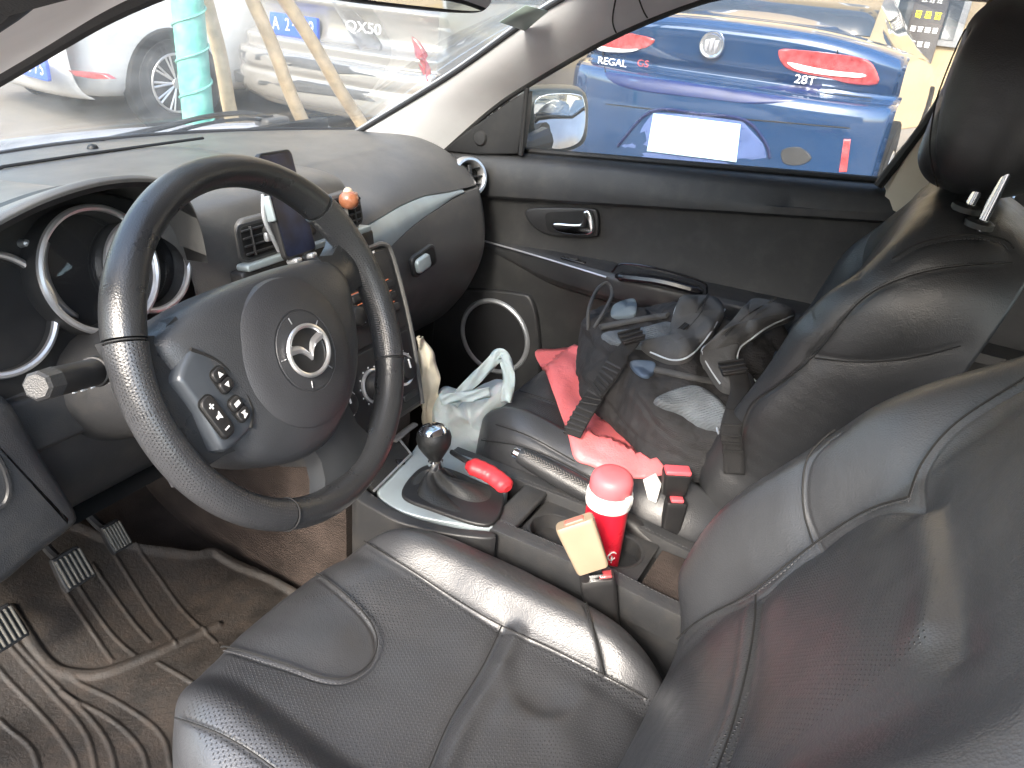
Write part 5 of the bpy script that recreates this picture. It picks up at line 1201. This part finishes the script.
patch([(412, 36), (420, 42), (428, 62), (429, 82), (424, 76), (416, 56)], 0.01, MT['redlamp'], 'tail_lamp', sc_, sfm, stx, -.02, 1)
pq = Fr(sfm.w((.02, 0, 0)), -sfm.y, sfm.z)
c_ = pq.px(293, 26, .02)[:2]; pl_ = pq.off(c_, .02)
np_ = M().prism(pl_, rrect(.46, .15, .015), -.03, 0, .003).ob('number_plate', PB_['bplate'], sc_)
m = M(); 
for s_, x in (('2', -.055), ('·', .0), ('6', .105), ('9', .175), ('A', -.17)): m.text(pl_.off((x, 0), .001), s_, .125, .001, sx=.8)
m.ob('plate_lettering', MT['white_mark'], np_)
c_ = pq.px(366, 28, .03)[:2]; M().text(pq.off(c_, .06), 'QX50', .10, .004, sx=1.25).ob('model_lettering', MT['white_mark'], sc_)
for p_ in ((348, 55), (361, 58)):
    c_ = pq.px(*p_, .03)[:2]; M().box(pq.off(c_, .01), (0, 0, 0), (.05, .03, .01), .003).ob('trim_mark', MT['white'], sc_)
# ---- white saloon at the left
wo = A([2.747, 5.669, 0]); wc_, wfm, _ = carbody('parked_car', wo, math.radians(-6), .90, PB_['white'], 4.6, 'white saloon with silver wheel seen behind the green wrapped tree')
wtx = tailx([(.30, 1.12), (.12, 1.115), (.02, 1.09), (.03, .96), (.06, .9), (.0, .84), (-.08, .80), (-.10, .7), (-.10, .55), (-.08, .40), (-.03, .30), (.05, .25)], .895)
tail(wc_, wfm, .895, [(.30, 1.12), (.12, 1.115), (.02, 1.09), (.03, .96), (.06, .9), (.0, .84), (-.08, .80), (-.10, .7), (-.10, .55), (-.08, .40), (-.03, .30), (.05, .25)], PB_['white'])
patch([(68, 70), (90, 72), (104, 74), (113, 79), (95, 79), (76, 76)], 0.008, MT['redlamp'], 'reflector', wc_, wfm, wtx, -.13, 1)
pq = Fr(wfm.w((-.12, 0, 0)), -wfm.y, wfm.z); c_ = pq.px(30, 66)[:2]
np_ = M().prism(pq.off(c_, 0), rrect(.42, .14, .015), -.02, .004, .003).ob('number_plate', PB_['bplate'], wc_)
m = M()
for s_, x in (('7', .08), ('5', .15), ('3', .0)): m.text(pq.off(c_, 0).off((x, 0), .005), s_, .12, .001, sx=.8)
m.ob('plate_lettering', MT['white_mark'], np_)
# ---- white car right of the blue one
o4 = A([3.4, -1.92, 0]); c4, f4, _ = carbody('parked_car', o4, math.radians(-7), .88, PB_['white'], 4.5, 'white car mostly hidden behind the passenger headrest, right of the blue saloon')
# ---- tree with props
tr = thing('tree', (1.50, 2.2, 0), 'slender street tree with its trunk wrapped in green fabric tape', 'tree')
P = [(1.497+.004*math.sin(z*3), 2.2, z) for z in np.linspace(-.02, 2.6, 30)]; m = M(); m.tube(P, .062, 24)
wr = [(1.497+.004*math.sin(z*3)+.0655*math.cos(z*46), 2.2+.0655*math.sin(z*46), z) for z in np.linspace(.02, 2.2, 460)]
kk = N('green_wrap'); vv = kk.obj(); kk.b.inputs['Roughness'].default_value = .6; kk.l(kk.mix(kk.ramp(kk.noise(14, 6, vv), .35, .65), (.10, .40, .33), (.22, .52, .44)), kk.b.inputs['Base Color']); kk.bump(kk.noise(30, 5, vv), .6, .01)
m.ob('trunk', kk.m, tr); M().tube(wr, .0045, 5).ob('wrap_edge', kk.m, tr)
m = M(); 
for i in range(9):
    a = i*2.4; z0 = 2.4+i*.12; P = [(1.5, 2.2, z0), (1.5+.4*math.cos(a), 2.2+.4*math.sin(a), z0+.5), (1.5+.9*math.cos(a), 2.2+.9*math.sin(a), z0+.9)]; m.tube(spl(P, 5), np.linspace(.03, .008, 11), 7)
m.ob('branches', mat('bark', (.18, .13, .09), .85), tr)
m = M(); rr_ = np.random.default_rng(5)
for i in range(5200):
    a, b, r = rr_.uniform(0, 2*PI), rr_.uniform(-1, 1), rr_.uniform(.35, 1)**.5; c_ = A([1.5+1.5*r*math.cos(a)*math.sqrt(1-b*b), 2.2+1.5*r*math.sin(a)*math.sqrt(1-b*b), 3.7+1.0*r*b]); u = nrm(rr_.normal(size=3)); w = nrm(np.cross(u, rr_.normal(size=3))); s_ = .06
    m.add([c_-u*s_, c_+w*s_*.4, c_+u*s_, c_-w*s_*.4], [(0, 1, 2, 3)], False)
m.ob('crown', mat('leaf_green', (.06, .13, .03), .55, var=.4, vs=3), tr, ang=180)
wood = mat('peeled_wood', (.50, .38, .24), .75, var=.25, vs=18, grain=.2, gs=40)
for (a, b), lb in zip((((207, 0), (233, 120)), ((253, 0), (302, 120)), ((286, 0), (360, 122))), ('left of three peeled wooden poles propping the wrapped tree, closest to the trunk', 'middle of three peeled wooden poles propping the wrapped tree', 'right of three peeled wooden poles, most slanted, propping the wrapped tree')):
    i_ = lb[0]; yy = {'l': 2.28, 'm': 2.2, 'r': 2.12}[i_]; p, q = onY(*a, yy), onY(*b, yy); d_ = (p-q)/(p[2]-q[2]); top = p+d_*(.62 if i_ == 'r' else .75); bot = q-d_*(q[2]+.05)
    P = [bot*(1-t)+top*t for t in np.linspace(0, 1, 24)]; o_ = M().tube([p_+A([.006*math.sin(i*1.1+yy*9), 0, 0]) for i, p_ in enumerate(P)], [.034-.006*t for t in np.linspace(0, 1, 24)], 12).ob('support_pole', wood); tag(o_, lb, 'pole', 'wooden poles propping the tree')
# ---- sign, lattice, small rails on the far side
y0, y1 = .33, -.02; sgt = thing('shop_sign', (9.0, .13, .6), 'tall black shop sign with rows of white and yellow characters on the beige wall', 'sign')
sgf = Fr((9.88, 0, 0), (0, -1, 0), (0, 0, 1)); q = [sgf.px(*p)[:2] for p in ((906, -30), (952, -30), (926, 84), (896, 82))]
w_ = abs(q[3][0]-q[2][0]); cxs = (q[2][0]+q[3][0])/2; zb0 = q[2][1]
sx0, sx1 = sgf.px(904, 40)[0], sgf.px(938, 40)[0]; xc_ = (sx0+sx1)/2; ww = abs(sx1-sx0)
M().prism(sgf, rrect(ww, 1.9, .04, cx=xc_, cy=zb0+.95), -.04, 0, .006).ob('board', mat('sign_board_black', (.05, .045, .045), .5), sgt)
rows = [('w', 3, .0), ('y', 3, 0), ('w', 2, .0), ('w', 3, 0), ('w', 4, 0), ('y', 3, 0), ('w', 3, 0), ('w', 2, 0), ('w', 3, 0), ('w', 4, 0), ('y', 3, 0), ('w', 3, 0)]
mw, my = M(), M(); rr_ = np.random.default_rng(2)
zz = zb0+.10
for i, (c_, n_, _) in enumerate([('y', 3, 0), ('w', 2, 0), ('w', 3, 0), ('w', 4, 0), ('y', 3, 0), ('w', 3, 0), ('w', 2, 0), ('w', 4, 0), ('w', 3, 0), ('y', 3, 0)]):
    m_ = my if c_ == 'y' else mw; gw = ww*.86/ (3.2 if c_ == 'y' else 4.2)
    for j in range(n_):
        gx_ = xc_+(j-(n_-1)/2)*gw*1.08
        for s_ in range(3): m_.box(sgf, (gx_, zz+(s_-1)*gw*.30, .004), (gw*rr_.uniform(.6, .86), gw*.13, .004))
        for s_ in range(2): m_.box(sgf, (gx_+(s_-.5)*gw*.42, zz+rr_.uniform(-.05, .05)*gw, .0055), (gw*.12, gw*rr_.uniform(.6, .82), .004))
    zz += .150
mw.ob('white_characters', MT['white'], sgt); my.ob('yellow_characters', mat('sign_yellow', (.85, .80, .02), .5), sgt)
lt = thing('lattice_screen', (9.4, .8, 0), 'grey green lattice screen beside the tall black sign', 'screen'); lq = Fr((9.6, 0, 0), (0, -1, 0), (0, 0, 1)); a_, b_ = lq.px(862, 20)[0], lq.px(892, 20)[0]; m = M()
for i in range(16):
    for s_ in (-1, 1):
        z0 = .2+i*.13; m.tube([lq.w((a_, z0, s_*.006)), lq.w((b_, z0+s_*abs(b_-a_), s_*.006))], .012, 4)
m.ob('mesh', mat('lattice_grey', (.30, .36, .34), .6), lt)
m = M()
for x in (a_, b_): m.box(lq, (x, 1.3, 0), (.05, 2.6, .05), .006)
m.ob('frame', bpy.data.materials['lattice_grey'], lt)
M().box(lq, ((a_+b_)/2, 1.3, -.06), (abs(b_-a_), 2.5, .02)).ob('backing', mat('screen_backing', (.10, .13, .13), .7), lt)
# ================================================================ backpack on the passenger seat
bk = thing('backpack', onZ(670, 400, .66), 'charcoal backpack with grey mesh back padding lying on the farther seat', 'backpack')
kfr = Fr(onX(672, 392, .30), (.30, -.955, .02), (.72, .2, .30))
kfr = Fr(onX(672, 395, .30), nrm(A([.25, -.95, .10])), nrm(A([.85, .22, .30])))
if kfr.z[2] < 0: kfr = Fr(kfr.o, kfr.x, -kfr.y)
fa = fabric('backpack_fabric', (.027, .027, .029), 420, .8, .7, .25)
fm_ = fabric('backpack_mesh', (.115, .13, .145), 260, .9, 1.0, .25)
fs_ = fabric('strap_fabric', (.075, .076, .078), 600, .8, .6, .15)
web = fabric('webbing', (.02, .02, .021), 900, .75, .8, .2)
OL = [(577, 352), (582, 322), (600, 306), (640, 303), (690, 305), (740, 312), (782, 322), (792, 345), (786, 380), (770, 405), (752, 440), (740, 460), (724, 462), (700, 462), (666, 456), (638, 437), (612, 411), (588, 390)]
B = [kfr.px(*p)[:2] for p in OL]; cB = A(B).mean(0)
def ktop(x, y):
    rr_ = ((x-cB[0])/.13)**2+((y-cB[1])/.10)**2
    return .035+.035*np.exp(-rr_)+.010*np.sin(x*38+1)*np.cos(y*33)+.006*np.sin(x*71+y*50)
BP = Pillow(kfr, spl(B, 5, True), cB, ktop, .085, .075, .07, 420, 120, tuck=.2, belly=.0)
sp = lambda L, n=8: BP.path(L, n)
BP.ridge(sp([(640, 390), (660, 415), (690, 435), (720, 440)]), .014, .022)
BP.ridge(sp([(590, 325), (620, 318), (660, 316), (700, 322)]), .012, .02)
BP.seam(sp([(585, 335), (600, 352), (625, 365), (650, 372), (690, 378), (725, 400), (745, 425)]), .012, .010, .0, .02)
BP.seam(sp([(640, 395), (665, 432), (700, 452), (730, 450)]), .007, .006, .0, .02)
BP.seam(sp([(575, 370), (600, 400), (640, 440), (690, 462)]), .006, .008, 0, .02)
for px_, r, d_ in (((610, 400), .03, .010), ((650, 345), .03, .012), ((750, 385), .03, .022), ((700, 400), .03, -.008), ((600, 345), .02, -.006), ((735, 345), .02, .012)):
    q = BP.hit(*px_); BP.dent(q, r, d_)
BP.wrinkle(.0055, 26, 14); BP.wrinkle(.0030, 48, 4); BP.wrinkle(.0012, 150, 8)
BP.ob('main_body', fa, bk)
BV = BP.base+BP.nm*BP.disp[:, None]; BP.bvh2 = BVHTree.FromPolygons([tuple(v) for v in BV], BP.F)
def on(x, y, off=.0):
    d = ray(x, y); r = BP.bvh2.ray_cast(Vector(CC), Vector(d)); 
    if r[0] is None:
        k = ((kfr.o-CC)@kfr.z)/(d@kfr.z); return CC+d*k+kfr.z*off, kfr.z
    n = A(r[1]); n = n if n@kfr.z > 0 else -n; n = nrm(n*.4+kfr.z*.6); return A(r[0])+kfr.z*off, n
def pad(L, name, mt, th=.012, off=.004, par=bk, bev=.006, cols=22):
    """soft panel lying on the bag: outline in the photo, filled grid that follows the surface"""
    Q = spl(L, 6, True); c = Q.mean(0); G = []
    for s_ in (0.02, .25, .5, .7, .85, .94, 1.0): G.append([(*(c+(q-c)*s_),) for q in Q])
    top = []; 
    for i, r in enumerate(G):
        e = [0.02, .25, .5, .7, .85, .94, 1.0][i]; z = off+th*math.sqrt(max(0, 1-e**6)); top.append([on(*q, z)[0] for q in r])
    bot = [on(*q, off-.012)[0] for q in G[-1]]; m = M(); m.grid(top+[bot], False, True); return m.ob(name, mt, par, ang=180, sub=1)
pad([(602, 335), (640, 330), (672, 324), (678, 345), (660, 352), (640, 350), (612, 345)], 'back_mesh', fm_, .006)
pad([(655, 400), (690, 388), (712, 396), (728, 412), (738, 428), (722, 432), (700, 428), (680, 415), (660, 408)], 'back_mesh', fm_, .012)
pad([(630, 363), (655, 364), (650, 378), (638, 376)], 'back_mesh', mat('blue_lining', (.06, .09, .14), .8), .004)
pad([(768, 370), (776, 350), (782, 365), (780, 385), (768, 398), (756, 400), (746, 398)], 'back_mesh', bpy.data.materials['blue_lining'], .004, .0)
def ribbon(L, w, name, mt, th=.008, lift=0., arch=None, par=bk, n=8, puff=1.0):
    P2 = spl(L, n); N_ = len(P2); C_ = []
    for i, p in enumerate(P2):
        q, nn = on(*p, .004+th/2); t = i/(N_-1); q = q+kfr.z*(lift*math.sin(t*PI) if arch is None else np.interp(t, arch[0], arch[1])); C_.append(q)
    C_ = A(C_); K_ = np.ones(5)/5; C2 = C_.copy()
    for a in range(3): C2[2:-2, a] = np.convolve(C_[:, a], K_, 'valid')
    T = np.gradient(C2, axis=0); rings = []
    for i in range(N_):
        t = nrm(T[i]); nn = kfr.z; sd = nrm(np.cross(t, nn)); up = np.cross(sd, t); ww = np.interp(i/(N_-1), np.linspace(0, 1, len(w)), w) if np.ndim(w) else w
        r = []
        for x, y in ((-.5, 0), (-.46, .5), (-.25, .5+.35*puff), (0, .5+.4*puff), (.25, .5+.35*puff), (.46, .5), (.5, 0), (.46, -.5), (0, -.5), (-.46, -.5)): r.append(C2[i]+sd*x*ww+up*y*th)
        rings.append(r)
    o = M().loft(rings).ob(name, mt, par, ang=50); 
    return o, C2, T
pad([(680, 305), (700, 303), (716, 305), (724, 316), (718, 330), (706, 345), (690, 352), (672, 346), (670, 332), (673, 320)], 'shoulder_strap', fs_, .014, .016)
pad([(641, 350), (655, 346), (672, 343), (700, 343), (696, 355), (688, 363), (672, 366), (656, 361)], 'shoulder_strap', fs_, .012, .014)
pad([(753, 316), (775, 321), (792, 328), (787, 334), (766, 343), (748, 355), (737, 363), (712, 372), (699, 371), (706, 362), (727, 342), (742, 324)], 'shoulder_strap', fs_, .014, .040)
pad([(699, 368), (718, 364), (737, 361), (734, 376), (742, 389), (752, 397), (747, 408), (727, 405), (717, 400), (706, 384)], 'shoulder_strap', fs_, .014, .036)
def cord(L, off, r=.0016, mt=None): 
    M().tube(A([on(*p, off)[0] for p in spl(L, 5)]), r, 6).ob('strap_piping', mt or mat_pipe, bk)
mat_pipe = mat('pale_piping', (.42, .46, .5), .6)
cord([(790, 332), (766, 344), (748, 357), (738, 365), (735, 377), (743, 390), (753, 398)], .040); cord([(742, 324), (727, 342), (707, 361), (700, 369), (707, 384), (718, 401)], .040)
cord([(680, 306), (674, 320), (671, 340)], .018); cord([(724, 317), (706, 346), (689, 364), (672, 368), (650, 360)], .018); cord([(706, 307), (700, 325), (684, 345)], .030, .0012, MT['rubber']); cord([(772, 322), (745, 338), (722, 360)], .054, .0012, MT['rubber'])
_o, C2_, T_ = ribbon([(632, 352), (620, 368), (608, 388), (596, 405), (582, 424), (572, 440)], [.030, .036, .036, .036, .034, .032], 'webbing_strap', web, .004, arch=((0, .5, 1), (.022, .024, .006)), puff=.2)
m = M()
for i in range(12, len(C2_)-1, 2):
    t_ = nrm(T_[i]); sd_ = nrm(np.cross(t_, kfr.z)); m.box(Fr(C2_[i]+np.cross(sd_, t_)*.004, sd_, t_), (0, 0, 0), (.033, .0045, .003), .001)
m.ob('strap_bands', MT['rubber'], bk)
# hanging end of the second strap with its bands
P = [on(734, 398, .058)[0], on(737, 412, .05)[0]]
for c_ in ((740, 430), (742, 452), (743, 476)):
    r_ = PB.bvh.ray_cast(Vector(CC), Vector(ray(*c_)))
    P.append(A(r_[0])+A([-.012, .012, .006]) if r_[0] is not None else onX(*c_, .12))
g = []
for p in spl(P, 8): g.append([p+A([0, s_*.014, 0])+A([s_*-.008, 0, 0]) for s_ in (-1, -.5, 0, .5, 1)])
M().grid(g).ob('webbing_strap', web, bk, solid=.004)
m = M()
for i in range(5):
    p = spl(P, 8)[12+i*3]; m.box(Fr(p+A([-.003, 0, 0]), (.5, -.87, 0), (0, 0, 1)), (0, 0, .002), (.032, .0035, .005), .001)
m.ob('strap_ridges', web, bk)
def clip(px_, w, h, ang, off):
    q, _ = on(*px_, off); a = math.radians(ang); f = Fr(q, kfr.x*math.cos(a)+kfr.y*math.sin(a), -kfr.x*math.sin(a)+kfr.y*math.cos(a)); M().prism(f, rrect(w, h, .004), -.003, .003, .002).ob('buckle', MT['black'], bk)
    for s_ in (-1, 0, 1): M().box(f, (0, s_*h*.36, .004), (w*1.05, .0035, .005), .0015).ob('buckle_bar', MT['rubber'], bk)
clip((631, 351), .040, .030, 30, .034); clip((729, 393), .040, .030, 20, .058); clip((682, 342), .022, .010, 60, .03)
# haul loop, side cord
q = [on(593, 325, .0)[0], onX(590, 312, .36), onX(597, 300, .37), onX(607, 297, .38), onX(611, 303, .38), onX(606, 314, .37), on(600, 326, .0)[0]]
q = [on(*p, o_)[0] for p, o_ in (((588, 330), 0), ((589, 318), .02), ((597, 302), .03), ((607, 295), .03), ((612, 302), .02), ((604, 316), .01), ((594, 328), 0))]
M().tube(spl(q, 6), .0035, 8).ob('haul_loop', fs_, bk)
pad([(614, 306), (634, 300), (637, 312), (632, 318), (612, 318)], 'label_patch', mat('pale_blue_patch', (.12, .15, .17), .7), .003, .004)
q = [on(*p, .006)[0] for p in ((717, 428), (719, 437), (724, 441), (728, 432), (725, 425))]
M().tube(spl(q, 5, True), .0022, 8, closed=True).ob('ring', MT['silver'], bk)
for L in (((600, 330), (640, 322), (668, 318)), ((655, 372), (690, 380), (716, 385)), ((745, 320), (724, 345), (705, 372))): ribbon(L, .012, 'binding', fs_, .005)
# ================================================================ pink plastic bag under it
kb = N('pink_plastic_bag'); vv = kb.obj(); kb.b.inputs['Roughness'].default_value = .3; kb.b.inputs['Base Color'].default_value = (.80, .17, .18, 1); kb.b.inputs['Transmission Weight'].default_value = .0; kb.b.inputs['Subsurface Weight'].default_value = .15; kb.bump(kb.noise(40, 6, vv, .7), .5, .006)
PCV = PC.base+PC.nm*PC.disp[:, None]
def seatpt(x, y, off=.004):
    d = ray(x, y); r = PC.bvh.ray_cast(Vector(CC), Vector(d))
    if r[0] is None: return onZ(x, y, .57)
    return A(r[0])+A([0, 0, off])
pkb = thing('plastic_bag', seatpt(600, 430), 'crumpled pink red plastic bag spread on the farther seat under the backpack', 'bag')
OL = [(535, 352), (555, 349), (580, 350), (620, 380), (660, 410), (690, 440), (680, 470), (645, 482), (612, 480), (590, 470), (574, 462), (568, 440), (556, 405), (545, 375)]
Q = spl(OL, 5, True); c = A([600, 425.]); G = []
rr_ = np.random.default_rng(3)
for s_ in np.linspace(.02, 1, 26):
    r = []
    for q in Q:
        p = c+(q-c)*s_; w = .009+.006*abs(math.sin(p[0]*.06+p[1]*.04))*abs(math.cos(p[1]*.07-p[0]*.03))+.002*math.sin(p[0]*.21)*math.sin(p[1]*.17); w *= (1-s_**8*.7); r.append(seatpt(*p, .004+w))
    G.append(r)
M().grid(G, False, True).ob('bag_sheet', kb.m, pkb, ang=25, solid=.0012)
# ================================================================ white plastic bags in the passenger footwell
kw = N('white_plastic_bag'); vv = kw.obj(); kw.b.inputs['Roughness'].default_value = .35; kw.b.inputs['Base Color'].default_value = (.42, .47, .48, 1); kw.b.inputs['Subsurface Weight'].default_value = .2; kw.bump(kw.noise(22, 5, vv, .6), .5, .008)
wb = thing('plastic_bag', onX(470, 410, .22), 'translucent white plastic carrier bag with loop handles in the passenger footwell', 'bag', 'white bags in the footwell')
wfr = Fr(onX(465, 420, .20), (CR[0], CR[1], 0), (0, 0, 1)); wfr = Fr(wfr.o, wfr.x, A([.25, .1, 1.]))
if wfr.z@(CC-wfr.o) < 0: wfr = Fr(wfr.o, -wfr.x, wfr.y)
B = [wfr.px(*p)[:2] for p in ((436, 398), (445, 392), (465, 398), (485, 390), (503, 384), (512, 400), (508, 430), (505, 470), (480, 490), (450, 480), (438, 450), (432, 420))]
WB = Pillow(wfr, spl(B, 4, True), A(B).mean(0), lambda x, y: .02+.004*np.sin(x*60+y*40)+.003*np.sin(y*70-x*40), .06, .05, .10, 260, 80, tuck=.2)
WB.wrinkle(.0022, 50, 2); WB.wrinkle(.0008, 130, 6); WB.ob('bag_body', kw.m, wb)
def strapw(L, w, d, par, nm='handle'):
    P = [wfr.w((*wfr.px(*p, d)[:2], d)) for p in L]; P = spl(P, 8); T = np.gradient(P, axis=0); g = []
    for i, (p, t) in enumerate(zip(P, T)):
        sd = nrm(np.cross(t, wfr.z)); g.append([p+sd*x*w+wfr.z*(.004*math.cos(x*9+i*.5)) for x in (-.5, -.25, 0, .25, .5)])
    M().grid(g).ob(nm, kw.m, par, solid=.0014, ang=180)
strapw([(452, 404), (462, 392), (476, 378), (492, 362), (500, 354), (506, 362), (509, 380), (506, 402)], .022, .02, wb)
strapw([(440, 400), (452, 398), (470, 396), (490, 392)], .02, .03, wb, 'bag_fold')
w2 = thing('plastic_bag', onX(428, 390, .20), 'cream plastic bag hanging against the right side of the centre stack', 'bag')
g = []; rr_ = np.random.default_rng(8)
LL = [(420, 336), (417, 355), (417, 380), (420, 405), (424, 425)]; RR = [(424, 336), (434, 356), (439, 380), (441, 405), (444, 424)]
for i, t in enumerate(np.linspace(0, 1, 26)):
    a = spl([onX(*p, .185) for p in LL], 12)[int(t*48)]; b = spl([onX(*p, .205) for p in RR], 12)[int(t*48)]
    g.append([a*(1-s_)+b*s_+A([-.012*math.sin(s_*PI)+.003*math.sin(s_*17+t*9), .003*math.sin(t*21+s_*7), 0]) for s_ in np.linspace(0, 1, 14)])
M().grid(g).ob('bag_sheet', mat('cream_plastic_bag', (.62, .55, .42), .4, var=.15, vs=30), w2, ang=180, solid=.002)
